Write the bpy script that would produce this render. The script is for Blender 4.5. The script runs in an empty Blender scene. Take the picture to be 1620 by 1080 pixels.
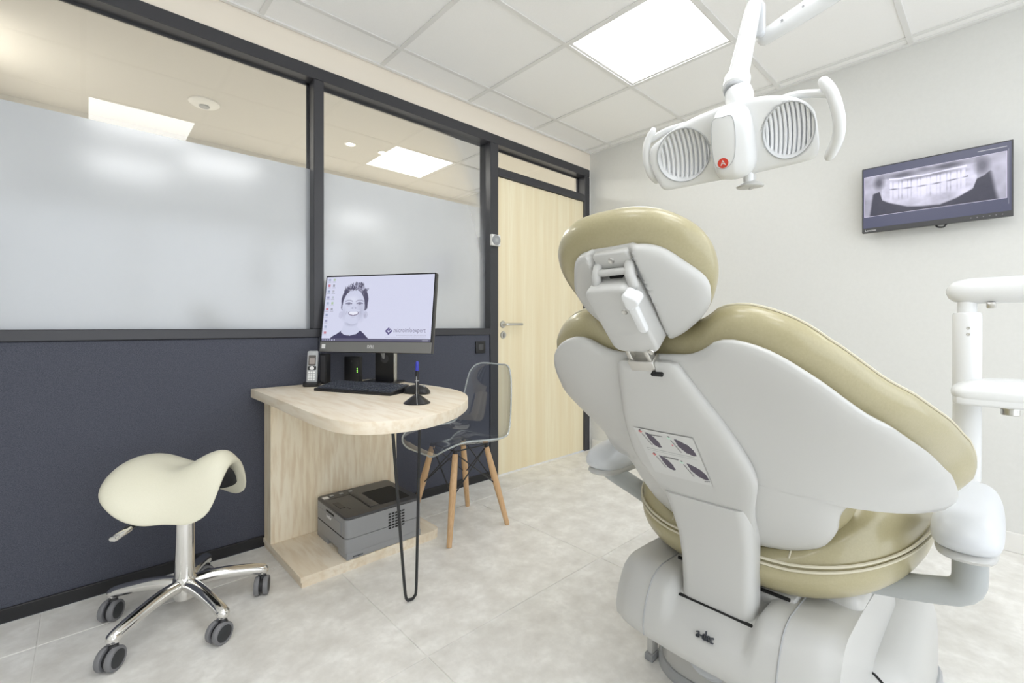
import bpy, bmesh, math, random
import numpy as np
from mathutils import Vector, Matrix
random.seed(3)
S = bpy.context.scene
COL = S.collection
R = math.radians
sin, cos, PI = math.sin, math.cos, math.pi

# ------------------------------------------------------------------ camera
cam = bpy.data.cameras.new('camera')
cam.sensor_width = 36.0
cam.lens = 724.16 * 36 / 1620
cam.shift_y = -23.5 / 1620
cam.clip_start = 0.02
camo = bpy.data.objects.new('camera', cam)
COL.objects.link(camo)
camo.location = (0, 0, 1.02)
camo.rotation_euler = (R(90), 0, R(47.025 - 90))
S.camera = camo

# ------------------------------------------------------------------ world, exposure, lamps
w = bpy.data.worlds.new('world'); S.world = w
w.use_nodes = True
w.node_tree.nodes['Background'].inputs[0].default_value = (0.8, 0.88, 1, 1)
w.node_tree.nodes['Background'].inputs[1].default_value = 1.0
# added fill lamp, as daylight through an unseen, made-up window in the right wall
WL = bpy.data.lights.new('added_window_fill', 'AREA'); WL.shape = 'RECTANGLE'; WL.size = 3.6; WL.size_y = 2.15; WL.energy = 36; WL.color = (.94, .97, 1)
WLo = bpy.data.objects.new('added_window_fill', WL); COL.objects.link(WLo); WLo.location = (1.0, -1.74, 1.225)
WLo.rotation_euler = (R(90), 0, 0)
S.view_settings.view_transform = 'Standard'
S.view_settings.look = 'None'
S.view_settings.exposure = 0.0
S.view_settings.gamma = 1.0
S.view_settings.use_curve_mapping = False
S.cycles.max_bounces = 14
S.cycles.diffuse_bounces = 7
S.cycles.transparent_max_bounces = 16
S.cycles.sample_clamp_indirect = 6
PANEL_E = 6.7          # ceiling panel luminance
WARM_E = 14.0

YW, XB, ZC = 2.342, 3.077, 2.452
XL, YR = -1.85, -1.65

# ------------------------------------------------------------------ materials
def mat(name, col, rough=.5, metal=0.0, spec=.5, coat=0.0, emit=None, es=1.0):
    m = bpy.data.materials.new(name); m.use_nodes = True
    b = m.node_tree.nodes['Principled BSDF']
    b.inputs['Base Color'].default_value = (*col, 1)
    b.inputs['Roughness'].default_value = rough
    b.inputs['Metallic'].default_value = metal
    b.inputs['Specular IOR Level'].default_value = spec
    b.inputs['Coat Weight'].default_value = coat
    if emit:
        b.inputs['Emission Color'].default_value = (*emit, 1)
        b.inputs['Emission Strength'].default_value = es
    return m

def nt(m):
    t = m.node_tree
    return t, t.nodes, t.links, t.nodes['Principled BSDF']

def noise_mat(name, c1, c2, scale=(1, 1, 1), ns=8, detail=6, rough=.5, bump=0.0, lo=.35, hi=.65, spec=.5, c3=None, ns3=2.0, coat=0.0, tint=0.0, bscale=None):
    m = mat(name, c1, rough, spec=spec, coat=coat); t, N, L, b = nt(m)
    tc = N.new('ShaderNodeTexCoord'); mp = N.new('ShaderNodeMapping'); mp.inputs['Scale'].default_value = scale
    L.new(tc.outputs['Object'], mp.inputs['Vector'])
    n = N.new('ShaderNodeTexNoise'); n.inputs['Scale'].default_value = ns; n.inputs['Detail'].default_value = detail; n.inputs['Roughness'].default_value = .62
    L.new(mp.outputs[0], n.inputs['Vector'])
    r = N.new('ShaderNodeValToRGB')
    r.color_ramp.elements[0].position = lo; r.color_ramp.elements[0].color = (*c1, 1)
    r.color_ramp.elements[1].position = hi; r.color_ramp.elements[1].color = (*c2, 1)
    L.new(n.outputs['Fac'], r.inputs[0]); out = r.outputs[0]
    if c3:
        n3 = N.new('ShaderNodeTexNoise'); n3.inputs['Scale'].default_value = ns3; n3.inputs['Detail'].default_value = 5
        L.new(mp.outputs[0], n3.inputs['Vector'])
        r3 = N.new('ShaderNodeValToRGB'); r3.color_ramp.elements[0].position = .45; r3.color_ramp.elements[1].position = .75
        r3.color_ramp.elements[0].color = (0, 0, 0, 1); r3.color_ramp.elements[1].color = (.8, .8, .8, 1)
        L.new(n3.outputs['Fac'], r3.inputs[0])
        mx = N.new('ShaderNodeMix'); mx.data_type = 'RGBA'
        L.new(r3.outputs[0], mx.inputs[0]); L.new(out, mx.inputs[6]); mx.inputs[7].default_value = (*c3, 1)
        out = mx.outputs[2]
    if tint:
        oi = N.new('ShaderNodeObjectInfo'); hs = N.new('ShaderNodeHueSaturation')
        mr = N.new('ShaderNodeMapRange'); mr.inputs['To Min'].default_value = 1 - tint; mr.inputs['To Max'].default_value = 1 + tint
        L.new(oi.outputs['Random'], mr.inputs['Value']); L.new(mr.outputs[0], hs.inputs['Value']); L.new(out, hs.inputs['Color'])
        out = hs.outputs[0]
    L.new(out, b.inputs['Base Color'])
    if bump:
        bp = N.new('ShaderNodeBump'); bp.inputs['Strength'].default_value = bump; bp.inputs['Distance'].default_value = .002
        if bscale:
            nb = N.new('ShaderNodeTexNoise'); nb.inputs['Scale'].default_value = bscale; nb.inputs['Detail'].default_value = 3
            L.new(tc.outputs['Object'], nb.inputs['Vector']); L.new(nb.outputs['Fac'], bp.inputs['Height'])
        else:
            L.new(n.outputs['Fac'], bp.inputs['Height'])
        L.new(bp.outputs[0], b.inputs['Normal'])
    return m

def attr_mat(name, emission=0.0, rough=.4):
    m = mat(name, (0, 0, 0), rough); t, N, L, b = nt(m)
    a = N.new('ShaderNodeVertexColor'); a.layer_name = 'Col'
    if emission:
        b.inputs['Base Color'].default_value = (.01, .01, .012, 1)
        L.new(a.outputs[0], b.inputs['Emission Color']); b.inputs['Emission Strength'].default_value = emission
    else:
        L.new(a.outputs[0], b.inputs['Base Color'])
    return m

def glass_pane_mat():
    m = bpy.data.materials.new('clear_glass'); m.use_nodes = True
    t = m.node_tree; N, L = t.nodes, t.links
    N.remove(N['Principled BSDF']); out = N['Material Output']
    fr = N.new('ShaderNodeFresnel'); fr.inputs[0].default_value = 1.5
    mul = N.new('ShaderNodeMath'); mul.operation = 'MULTIPLY_ADD'; mul.inputs[1].default_value = 1.9; mul.inputs[2].default_value = .02
    mul.use_clamp = True
    L.new(fr.outputs[0], mul.inputs[0])
    tr = N.new('ShaderNodeBsdfTransparent'); tr.inputs[0].default_value = (.93, .95, .94, 1)
    gl = N.new('ShaderNodeBsdfGlossy'); gl.inputs['Roughness'].default_value = .0
    mx = N.new('ShaderNodeMixShader')
    L.new(mul.outputs[0], mx.inputs[0]); L.new(tr.outputs[0], mx.inputs[1]); L.new(gl.outputs[0], mx.inputs[2])
    L.new(mx.outputs[0], out.inputs['Surface'])
    return m

def frost_mat():
    m = bpy.data.materials.new('frosted_film'); m.use_nodes = True
    t = m.node_tree; N, L = t.nodes, t.links
    N.remove(N['Principled BSDF']); out = N['Material Output']
    df = N.new('ShaderNodeBsdfDiffuse'); df.inputs[0].default_value = (.30, .33, .365, 1)
    tl = N.new('ShaderNodeBsdfTranslucent'); tl.inputs[0].default_value = (.55, .58, .62, 1)
    mx = N.new('ShaderNodeMixShader'); mx.inputs[0].default_value = .3
    L.new(df.outputs[0], mx.inputs[1]); L.new(tl.outputs[0], mx.inputs[2])
    fr = N.new('ShaderNodeFresnel'); fr.inputs[0].default_value = 1.5
    mul = N.new('ShaderNodeMath'); mul.operation = 'MULTIPLY_ADD'; mul.inputs[1].default_value = 2.4; mul.inputs[2].default_value = .03
    L.new(fr.outputs[0], mul.inputs[0])
    gl = N.new('ShaderNodeBsdfGlossy'); gl.inputs['Roughness'].default_value = .155
    m2 = N.new('ShaderNodeMixShader')
    L.new(mul.outputs[0], m2.inputs[0]); L.new(mx.outputs[0], m2.inputs[1]); L.new(gl.outputs[0], m2.inputs[2])
    L.new(m2.outputs[0], out.inputs['Surface'])
    return m

def acrylic_mat():
    m = bpy.data.materials.new('clear_acrylic'); m.use_nodes = True
    t = m.node_tree; N, L = t.nodes, t.links
    N.remove(N['Principled BSDF']); out = N['Material Output']
    lw = N.new('ShaderNodeLayerWeight'); lw.inputs[0].default_value = .38
    rp = N.new('ShaderNodeValToRGB')
    rp.color_ramp.elements[0].position = 0; rp.color_ramp.elements[0].color = (.07, .07, .07, 1)
    rp.color_ramp.elements[1].position = 1; rp.color_ramp.elements[1].color = (.75, .75, .75, 1)
    L.new(lw.outputs['Facing'], rp.inputs[0])
    tr = N.new('ShaderNodeBsdfTransparent'); tr.inputs[0].default_value = (.90, .93, .95, 1)
    gl = N.new('ShaderNodeBsdfGlossy'); gl.inputs['Roughness'].default_value = .06
    mx = N.new('ShaderNodeMixShader')
    L.new(rp.outputs[0], mx.inputs[0]); L.new(tr.outputs[0], mx.inputs[1]); L.new(gl.outputs[0], mx.inputs[2])
    L.new(mx.outputs[0], out.inputs['Surface'])
    return m

def wood_mat(name, c1, c2, c3, scale, rough=.45, contrast=(.3, .7)):
    """grain: noise stretched along one axis, mixed from a broad and a fine layer"""
    m = mat(name, c1, rough); t, N, L, b = nt(m)
    tc = N.new('ShaderNodeTexCoord'); mp = N.new('ShaderNodeMapping'); mp.inputs['Scale'].default_value = scale
    L.new(tc.outputs['Object'], mp.inputs['Vector'])
    n1 = N.new('ShaderNodeTexNoise'); n1.inputs['Scale'].default_value = 1; n1.inputs['Detail'].default_value = 4; n1.inputs['Distortion'].default_value = .6
    n2 = N.new('ShaderNodeTexNoise'); n2.inputs['Scale'].default_value = 6; n2.inputs['Detail'].default_value = 8
    L.new(mp.outputs[0], n1.inputs['Vector']); L.new(mp.outputs[0], n2.inputs['Vector'])
    r1 = N.new('ShaderNodeValToRGB'); e = r1.color_ramp.elements
    e[0].position = contrast[0]; e[0].color = (*c2, 1); e[1].position = contrast[1]; e[1].color = (*c1, 1)
    L.new(n1.outputs['Fac'], r1.inputs[0])
    r2 = N.new('ShaderNodeValToRGB'); e = r2.color_ramp.elements
    e[0].position = .36; e[0].color = (.75, .75, .75, 1); e[1].position = .56; e[1].color = (0, 0, 0, 1)
    L.new(n2.outputs['Fac'], r2.inputs[0])
    mx = N.new('ShaderNodeMix'); mx.data_type = 'RGBA'
    L.new(r2.outputs[0], mx.inputs[0]); L.new(r1.outputs[0], mx.inputs[6]); mx.inputs[7].default_value = (*c3, 1)
    L.new(mx.outputs[2], b.inputs['Base Color'])
    return m

M = {}
M['wall'] = noise_mat('cream_wall_paint', (.735, .735, .71), (.75, .75, .725), ns=60, detail=3, rough=.7, bump=.0, spec=.25)
M['header'] = mat('peach_cream_paint', (.87, .80, .70), .7, spec=.25)
M['white_trim'] = mat('white_trim_paint', (.82, .81, .78), .4)
M['ceil'] = noise_mat('ceiling_tile_felt', (.94, .935, .925), (.955, .95, .94), ns=160, detail=2, rough=.95, spec=.1, bump=.15)
M['tbar'] = mat('ceiling_grid_white', (.80, .795, .78), .5)
M['slab'] = mat('plenum_grey', (.5, .5, .5), .9)
M['floor'] = noise_mat('beige_stone_tile', (.70, .68, .64), (.92, .91, .88), ns=9.0, detail=15, rough=.42, lo=.33, hi=.66, c3=(.76, .745, .71), ns3=38, tint=.03, bump=.05)
M['grout'] = mat('pale_grout', (.86, .85, .82), .9)
M['alu'] = mat('anthracite_aluminium', (.040, .040, .046), .38, spec=.5)
M['fabric'] = noise_mat('navy_fabric', (.058, .062, .082), (.105, .110, .138), ns=420, detail=2, rough=.95, spec=.15, bump=.4)
M['black'] = mat('black_plastic', (.012, .012, .014), .35)
M['blackm'] = mat('matt_black_metal', (.02, .021, .023), .45)
M['dgrey'] = mat('dark_grey_plastic', (.06, .06, .064), .4)
M['mgrey'] = mat('mid_grey_plastic', (.30, .305, .315), .45)
M['lgrey'] = mat('light_grey_plastic', (.40, .41, .42), .35)
M['glass'] = glass_pane_mat()
M['frost'] = frost_mat()
M['acrylic'] = acrylic_mat()
def edge_mat():
    m = acrylic_mat(); m.name = 'acrylic_edge'; t = m.node_tree; N, L = t.nodes, t.links
    d = N.new('ShaderNodeBsdfDiffuse'); d.inputs[0].default_value = (.75, .80, .80, 1)
    mx = N.new('ShaderNodeMixShader'); mx.inputs[0].default_value = .35
    src = N['Material Output'].inputs['Surface'].links[0].from_socket
    L.new(src, mx.inputs[1]); L.new(d.outputs[0], mx.inputs[2]); L.new(mx.outputs[0], N['Material Output'].inputs['Surface'])
    return m
M['acrylic_edge'] = edge_mat()
M['door'] = wood_mat('pale_ash_veneer', (.87, .79, .58), (.80, .69, .46), (.82, .72, .50), (16, 16, .55), rough=.5, contrast=(.36, .62))
M['oak_v'] = wood_mat('oak_upright', (.95, .86, .69), (.88, .76, .56), (.77, .63, .44), (9, 9, 1.1), contrast=(.3, .6))
M['oak_h'] = wood_mat('oak_worktop', (.87, .79, .66), (.80, .70, .55), (.74, .62, .46), (8, 1.1, 8), contrast=(.3, .6))
M['beech'] = wood_mat('beech_leg', (.70, .47, .27), (.62, .40, .21), (.57, .35, .18), (30, 30, 3))
M['oakdark'] = mat('oak_edge_shadow', (.46, .33, .19), .6)
M['cream'] = noise_mat('cream_leather', (.72, .695, .56), (.74, .715, .58), ns=300, detail=2, rough=.36, bump=.06, spec=.5)
M['tan'] = noise_mat('khaki_leather', (.375, .335, .195), (.40, .355, .21), ns=260, detail=3, rough=.33, bump=.08, spec=.6, coat=.25)
M['tan_thread'] = mat('pale_thread', (.62, .58, .45), .7)
M['white'] = mat('white_chair_plastic', (.55, .548, .53), .34)
M['white2'] = mat('lamp_white_plastic', (.77, .78, .785), .25)
M['cool'] = mat('pale_grey_armrest', (.62, .64, .665), .3)
M['tube'] = mat('grey_tube', (.42, .44, .44), .35)
M['chrome'] = mat('polished_aluminium', (.82, .81, .79), .12, metal=1)
M['steel'] = mat('brushed_steel', (.62, .61, .58), .3, metal=1)
M['panel'] = mat('light_diffuser', (1, 1, 1), .5, emit=(.985, .995, 1), es=PANEL_E)
M['warm'] = mat('downlight_lens', (1, 1, 1), .5, emit=(1, .82, .55), es=WARM_E)
M['mirror'] = mat('ribbed_reflector', (.90, .915, .945), .22, metal=.1)
M['rubber'] = mat('grey_rubber_tyre', (.19, .19, .20), .5)
M['hubcap'] = mat('charcoal_wheel_cap', (.028, .03, .033), .5)
M['red'] = mat('red_badge', (.62, .05, .03), .4)
M['ink'] = mat('dark_print', (.045, .05, .06), .5)
M['inkg'] = mat('grey_print', (.25, .25, .27), .5)
M['whiteprint'] = mat('white_print', (.85, .85, .85), .5)
M['blue'] = mat('blue_pen_cap', (.04, .05, .42), .3)
M['corr'] = mat('taupe_corridor_paint', (.62, .60, .56), .8)
M['led'] = mat('green_led', (.1, .5, .1), .4, emit=(.35, 1, .1), es=2.5)
M['screen_pic'] = attr_mat('screen_picture', 1.0, .25)
M['print_pic'] = attr_mat('printed_picture', 0.0, .4)
M['key'] = mat('keyboard_key', (.050, .057, .075), .3)
M['slot'] = mat('dark_slot', (.01, .01, .01), .8)

# ------------------------------------------------------------------ mesh helpers (all in world metres)
def V(*a): return Vector(a)

class MB:
    def __init__(s): s.v = []; s.f = []
    def add(s, vs, fs):
        o = len(s.v); s.v += [tuple(v) for v in vs]; s.f += [tuple(i + o for i in f) for f in fs]; return s
    def box(s, x0, x1, y0, y1, z0, z1, bev=0.0, seg=2, mtx=None):
        b = bmesh.new(); bmesh.ops.create_cube(b, size=1)
        for v in b.verts:
            v.co = Vector(((x0 + x1) / 2 + v.co.x * (x1 - x0), (y0 + y1) / 2 + v.co.y * (y1 - y0), (z0 + z1) / 2 + v.co.z * (z1 - z0)))
        if bev:
            bev = min(bev, .49 * min(abs(x1 - x0), abs(y1 - y0), abs(z1 - z0)))
            bmesh.ops.bevel(b, geom=b.edges[:], offset=bev, segments=seg, affect='EDGES', profile=.5)
        b.verts.index_update()
        s.add([(mtx @ v.co if mtx else v.co) for v in b.verts], [[v.index for v in f.verts] for f in b.faces]); b.free(); return s
    def loft(s, rings, close=True, cap0=True, cap1=True):
        n = len(rings[0]); vs = [p for r in rings for p in r]; fs = []
        for i in range(len(rings) - 1):
            for j in range(n if close else n - 1):
                k = (j + 1) % n
                fs.append((i * n + j, i * n + k, (i + 1) * n + k, (i + 1) * n + j))
        if cap0: fs.append(tuple(range(n))[::-1])
        if cap1: fs.append(tuple(range((len(rings) - 1) * n, len(rings) * n)))
        return s.add(vs, fs)
    def tube(s, pts, r, seg=12, round_ends=False, flat=1.0, up=None):
        pts = [Vector(p) for p in pts]; n = len(pts)
        rs = list(r) if isinstance(r, (list, tuple)) else [r] * n
        if round_ends:
            d0 = (pts[0] - pts[1]).normalized(); d1 = (pts[-1] - pts[-2]).normalized()
            a, b = [], []
            for k in (80, 55, 30):
                a.append((pts[0] + d0 * rs[0] * sin(R(k)), rs[0] * cos(R(k))))
            for k in (30, 55, 80):
                b.append((pts[-1] + d1 * rs[-1] * sin(R(k)), rs[-1] * cos(R(k))))
            pts = [q for q, _ in a] + pts + [q for q, _ in b]; rs = [q for _, q in a] + rs + [q for _, q in b]; n = len(pts)
        t = (pts[1] - pts[0]).normalized()
        nrm = Vector(up) if up else (Vector((0, 0, 1)) if abs(t.z) < .9 else Vector((1, 0, 0)))
        nrm = (nrm - t * nrm.dot(t)).normalized()
        rings = []
        for i in range(n):
            if i == 0: t = (pts[1] - pts[0])
            elif i == n - 1: t = (pts[-1] - pts[-2])
            else: t = (pts[i + 1] - pts[i]).normalized() + (pts[i] - pts[i - 1]).normalized()
            t.normalize()
            nrm = (nrm - t * nrm.dot(t)).normalized(); bi = t.cross(nrm)
            rings.append([pts[i] + nrm * (rs[i] * flat * cos(2 * PI * k / seg)) + bi * (rs[i] * sin(2 * PI * k / seg)) for k in range(seg)])
        return s.loft(rings)
    def lathe(s, o, axis, prof, seg=24, cap0=True, cap1=True):
        o = Vector(o); ax = Vector(axis).normalized()
        u = ax.orthogonal().normalized(); v = ax.cross(u)
        rings = [[o + ax * h + (u * cos(2 * PI * k / seg) + v * sin(2 * PI * k / seg)) * max(r, 1e-5) for k in range(seg)] for r, h in prof]
        return s.loft(rings, True, cap0, cap1)
    def prism(s, poly, fn, h0, h1, bev=0.0):
        """poly: 2D outline; fn(a, b, h) -> point; rounded rims when bev > 0"""
        pa = np.array(poly, float); c = pa.mean(0)
        d = pa - c; L = np.linalg.norm(d, axis=1, keepdims=True)
        def ring(ins, h):
            q = c + d * np.maximum(0.02, (L - ins) / L)
            return [fn(x, y, h) for x, y in q]
        if not bev: rings = [ring(0, h0), ring(0, h1)]
        else:
            sg = 1 if h1 > h0 else -1
            rings = []
            for k in (0, 30, 60, 90): rings.append(ring(bev * (1 - sin(R(k))), h0 + sg * bev * (1 - cos(R(k)))))
            for k in (90, 60, 30, 0): rings.append(ring(bev * (1 - sin(R(k))), h1 - sg * bev * (1 - cos(R(k)))))
        return s.loft(rings)
    def pillow(s, outline, fn, c, top, bot, kt=2.5, kb=2.5, n=10):
        """outline 2D star-shaped about c; fn(a, b, n) -> point; thickness profile (1-rho^k)^(1/2)"""
        pa = np.array(outline, float); c = np.array(c, float); m = len(pa)
        rho = [sin(R(90 * (i + .0) / n)) for i in range(1, n + 1)]
        rings = []
        def P(r, nn):
            return [fn(*(c + (q - c) * r), nn) for q in pa]
        vs = [fn(*c, top)]; 
        idx = []
        for r in rho: rings.append(P(r, top * max(0, 1 - r ** kt) ** .5))
        for r in rho[::-1][1:]: rings.append(P(r, -bot * max(0, 1 - r ** kb) ** .5))
        allv = [fn(*c, top)] + [p for r in rings for p in r] + [fn(*c, -bot)]
        fs = []
        for j in range(m): fs.append((0, 1 + j, 1 + (j + 1) % m))
        for i in range(len(rings) - 1):
            for j in range(m):
                k = (j + 1) % m; a = 1 + i * m; b = a + m
                fs.append((a + j, b + j, b + k, a + k))
        a = 1 + (len(rings) - 1) * m; z = len(allv) - 1
        for j in range(m): fs.append((z, a + (j + 1) % m, a + j))
        return s.add(allv, fs)

def smooth_closed(pts, n=80):
    """closed Catmull-Rom through pts, n samples by arc length"""
    p = np.array(pts, float); m = len(p); out = []
    for i in range(m):
        p0, p1, p2, p3 = p[i - 1], p[i], p[(i + 1) % m], p[(i + 2) % m]
        for t in np.linspace(0, 1, 12, endpoint=False):
            out.append(.5 * ((2 * p1) + (-p0 + p2) * t + (2 * p0 - 5 * p1 + 4 * p2 - p3) * t * t + (-p0 + 3 * p1 - 3 * p2 + p3) * t ** 3))
    out = np.array(out); q = np.vstack([out, out[:1]])
    d = np.r_[0, np.cumsum(np.linalg.norm(np.diff(q, axis=0), axis=1))]
    s = np.linspace(0, d[-1], n, endpoint=False)
    return np.stack([np.interp(s, d, q[:, k]) for k in range(p.shape[1])], 1)

def smooth_open(pts, n=40):
    p = np.array(pts, float); p = np.vstack([2 * p[0] - p[1], p, 2 * p[-1] - p[-2]]); out = []
    for i in range(1, len(p) - 2):
        p0, p1, p2, p3 = p[i - 1:i + 3]
        for t in np.linspace(0, 1, 12, endpoint=False):
            out.append(.5 * ((2 * p1) + (-p0 + p2) * t + (2 * p0 - 5 * p1 + 4 * p2 - p3) * t * t + (-p0 + 3 * p1 - 3 * p2 + p3) * t ** 3))
    out.append(p[-2]); out = np.array(out)
    d = np.r_[0, np.cumsum(np.linalg.norm(np.diff(out, axis=0), axis=1))]
    s = np.linspace(0, d[-1], n)
    return np.stack([np.interp(s, d, out[:, k]) for k in range(out.shape[1])], 1)

def mirror_outline(half):
    """half outline listed from the top centre (a=0) round the positive side to the bottom centre"""
    return list(half) + [(-a, t) for a, t in half[::-1] if abs(a) > 1e-6]

def offset_outline(pts, d):
    p = np.array(pts); nx = np.roll(p, -1, 0) - np.roll(p, 1, 0)
    nrm = np.stack([nx[:, 1], -nx[:, 0]], 1); nrm /= np.linalg.norm(nrm, axis=1, keepdims=True)
    area = np.sum(p[:, 0] * np.roll(p[:, 1], -1) - np.roll(p[:, 0], -1) * p[:, 1])
    return p + nrm * (d if area > 0 else -d)

def rrect(x0, x1, y0, y1, r, n=6):
    out = []
    for cx, cy, a0 in ((x1 - r, y1 - r, 0), (x0 + r, y1 - r, 90), (x0 + r, y0 + r, 180), (x1 - r, y0 + r, 270)):
        for k in range(n + 1):
            a = R(a0 + 90 * k / n); out.append((cx + r * cos(a), cy + r * sin(a)))
    return out

ROOTLOC = {}
def thing(name, label, cat, loc, group=None):
    o = bpy.data.objects.new(name, None); COL.objects.link(o); o.location = loc
    o.empty_display_size = .05
    o['label'] = label; o['category'] = cat
    if group: o['group'] = group
    return o

def obj(name, mb, m, parent=None, smooth=True, angle=38, kind=None, label=None, cat=None):
    me = bpy.data.meshes.new(name)
    b = bmesh.new(); vs = [b.verts.new(v) for v in mb.v]
    for f in mb.f:
        try: b.faces.new([vs[i] for i in f])
        except ValueError: pass
    bmesh.ops.remove_doubles(b, verts=b.verts[:], dist=1e-6)
    bmesh.ops.recalc_face_normals(b, faces=b.faces[:])
    b.to_mesh(me); b.free()
    if smooth:
        me.polygons.foreach_set('use_smooth', [True] * len(me.polygons))
        me.set_sharp_from_angle(angle=R(angle))
    me.materials.append(m)
    o = bpy.data.objects.new(name, me); COL.objects.link(o)
    if parent is not None:
        o.parent = parent
        if parent.parent is None and parent.type == 'EMPTY':
            o.matrix_parent_inverse = Matrix.Translation(-Vector(parent.location))
    if kind: o['kind'] = kind
    if label: o['label'] = label
    if cat: o['category'] = cat
    return o

def picture(name, img, fn, m, parent):
    """img HxWx3 (linear), row 0 on top; fn(u, v) -> point. One quad per raster cell."""
    h, wd, _ = img.shape
    us = np.linspace(0, 1, wd + 1); vsx = np.linspace(0, 1, h + 1)
    vs = [fn(u, v) for v in vsx for u in us]
    fs = [(j * (wd + 1) + i, (j + 1) * (wd + 1) + i, (j + 1) * (wd + 1) + i + 1, j * (wd + 1) + i + 1) for j in range(h) for i in range(wd)]
    me = bpy.data.meshes.new(name); me.from_pydata(vs, [], fs)
    ca = me.color_attributes.new('Col', 'FLOAT_COLOR', 'CORNER')
    c = np.ones((h * wd, 4, 4), np.float32); c[:, :, :3] = img.reshape(-1, 1, 3)
    ca.data.foreach_set('color', c.ravel())
    me.materials.append(m)
    o = bpy.data.objects.new(name, me); COL.objects.link(o); o.parent = parent
    if parent.parent is None and parent.type == 'EMPTY':
        o.matrix_parent_inverse = Matrix.Translation(-Vector(parent.location))
    return o

def text(name, s, o, ux, uy, size, m, parent, ext=.0004, align='CENTER', width=None):
    """flat lettering: origin o, right vector ux, up vector uy"""
    cu = bpy.data.curves.new(name, 'FONT'); cu.body = s; cu.size = size; cu.extrude = ext
    cu.align_x = align; cu.align_y = 'CENTER'; cu.resolution_u = 3
    tmp = bpy.data.objects.new(name, cu); COL.objects.link(tmp)
    bpy.context.view_layer.update()
    me = bpy.data.meshes.new_from_object(tmp.evaluated_get(bpy.context.evaluated_depsgraph_get()))
    bpy.data.objects.remove(tmp); bpy.data.curves.remove(cu)
    ux = Vector(ux).normalized(); uy = Vector(uy).normalized(); uz = ux.cross(uy)
    mt = Matrix((ux, uy, uz)).transposed().to_4x4(); mt.translation = Vector(o)
    if width:
        xs = [v.co.x for v in me.vertices]; k = width / (max(xs) - min(xs))
        for v in me.vertices: v.co.x *= k
    me.transform(mt); me.name = name
    me.materials.clear(); me.materials.append(m)
    ob = bpy.data.objects.new(name, me); COL.objects.link(ob); ob.parent = parent
    if parent.parent is None and parent.type == 'EMPTY':
        ob.matrix_parent_inverse = Matrix.Translation(-Vector(parent.location))
    return ob

def surf_z(o, x, y):
    """height of o's top surface at x, y"""
    from mathutils.bvhtree import BVHTree
    t_ = BVHTree.FromPolygons([v.co for v in o.data.vertices], [tuple(p.vertices) for p in o.data.polygons])
    h = t_.ray_cast(Vector((x, y, 3)), Vector((0, 0, -1)))
    return h[0].z if h[0] else 0

def struct(name, mb, m, parent=None, smooth=False, label=None):
    return obj(name, mb, m, parent, smooth=smooth, kind='structure' if parent is None else None, label=label)

# ================================================================== ROOM SHELL
floor = struct('floor', MB().box(XL, XB, YR, YW, -.06, -.0035), M['grout'])
TX, TY, TP = -.114, 2.103, .888
def cuts(a0, a1, base, pitch):
    k = math.ceil((a0 - base) / pitch + 1e-6); out = [a0]
    while base + k * pitch < a1 - 1e-6: out.append(base + k * pitch); k += 1
    return out + [a1]
xs, ys = cuts(XL, XB, TX, TP), cuts(YR, YW, TY, TP)
for i in range(len(xs) - 1):
    for j in range(len(ys) - 1):
        g = .0016
        struct('floor_tile', MB().box(xs[i] + g, xs[i + 1] - g, ys[j] + g, ys[j + 1] - g, -.012, 0, .0012, 1), M['floor'], floor)

ceiling = struct('ceiling', MB().box(XL - .1, XB + .1, YR - .1, YW + .1, ZC + .05, ZC + .12), M['slab'])
GX, GY, GP = 1.191, 1.519, .6
gx, gy = cuts(XL, XB, GX, GP), cuts(YR, YW, GY, GP)
def cell(x, y):
    i = max(k for k in range(len(gx) - 1) if gx[k] <= x); j = max(k for k in range(len(gy) - 1) if gy[k] <= y)
    return i, j
LIGHTS = [(2.1, 1.2), (.3, .62), (.9, .02), (2.7, -1.2), (-.9, -1.2), (-.9, .62), (.3, -.6)]
lcells = [cell(*q) for q in LIGHTS]
for i in range(len(gx) - 1):
    for j in range(len(gy) - 1):
        if (i, j) in lcells: continue
        struct('ceiling_tile', MB().box(gx[i] + .004, gx[i + 1] - .004, gy[j] + .004, gy[j + 1] - .004, ZC + .006, ZC + .024), M['ceil'], ceiling)
for x in gx[1:-1]:
    struct('ceiling_grid_bar', MB().box(x - .012, x + .012, YR, YW, ZC, ZC + .0055, .001, 1).box(x - .002, x + .002, YR, YW, ZC + .005, ZC + .04), M['tbar'], ceiling)
for y in gy[1:-1]:
    struct('ceiling_grid_bar', MB().box(XL, XB, y - .012, y + .012, ZC + .0003, ZC + .0052, .001, 1), M['tbar'], ceiling)
for a in (MB().box(XL, XB, YW - .019, YW, ZC - .002, ZC + .006), MB().box(XB - .024, XB, YR, YW, ZC - .003, ZC + .006, .001, 1)):
    struct('ceiling_edge_angle', a, M['tbar'], ceiling)

struct('wall_back', MB().box(XB, XB + .1, YR - .1, YW + .1, 0, ZC + .05), M['wall'])
struct('baseboard_back', MB().box(XB - .012, XB, YR, YW - .02, 0, .09, .004, 2), M['white_trim'])
struct('wall_rear', MB().box(XL - .1, XL, YR - .1, YW + .1, 0, ZC + .05), M['wall'])
WX0, WX1, WZ0, WZ1 = -.8, 2.8, .15, 2.3                        # opening for the made-up window, behind the camera's right shoulder
struct('wall_right', MB().box(XL, WX0, YR - .1, YR, 0, ZC + .05).box(WX1, XB, YR - .1, YR, 0, ZC + .05).box(WX0, WX1, YR - .1, YR, 0, WZ0).box(WX0, WX1, YR - .1, YR, WZ1, ZC + .05), M['wall'])
wf = MB()
for x in (WX0 + .03, WX0 + 1.2, WX1 - 1.2, WX1 - .03): wf.box(x - .03, x + .03, YR - .07, YR - .02, WZ0, WZ1)
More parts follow.
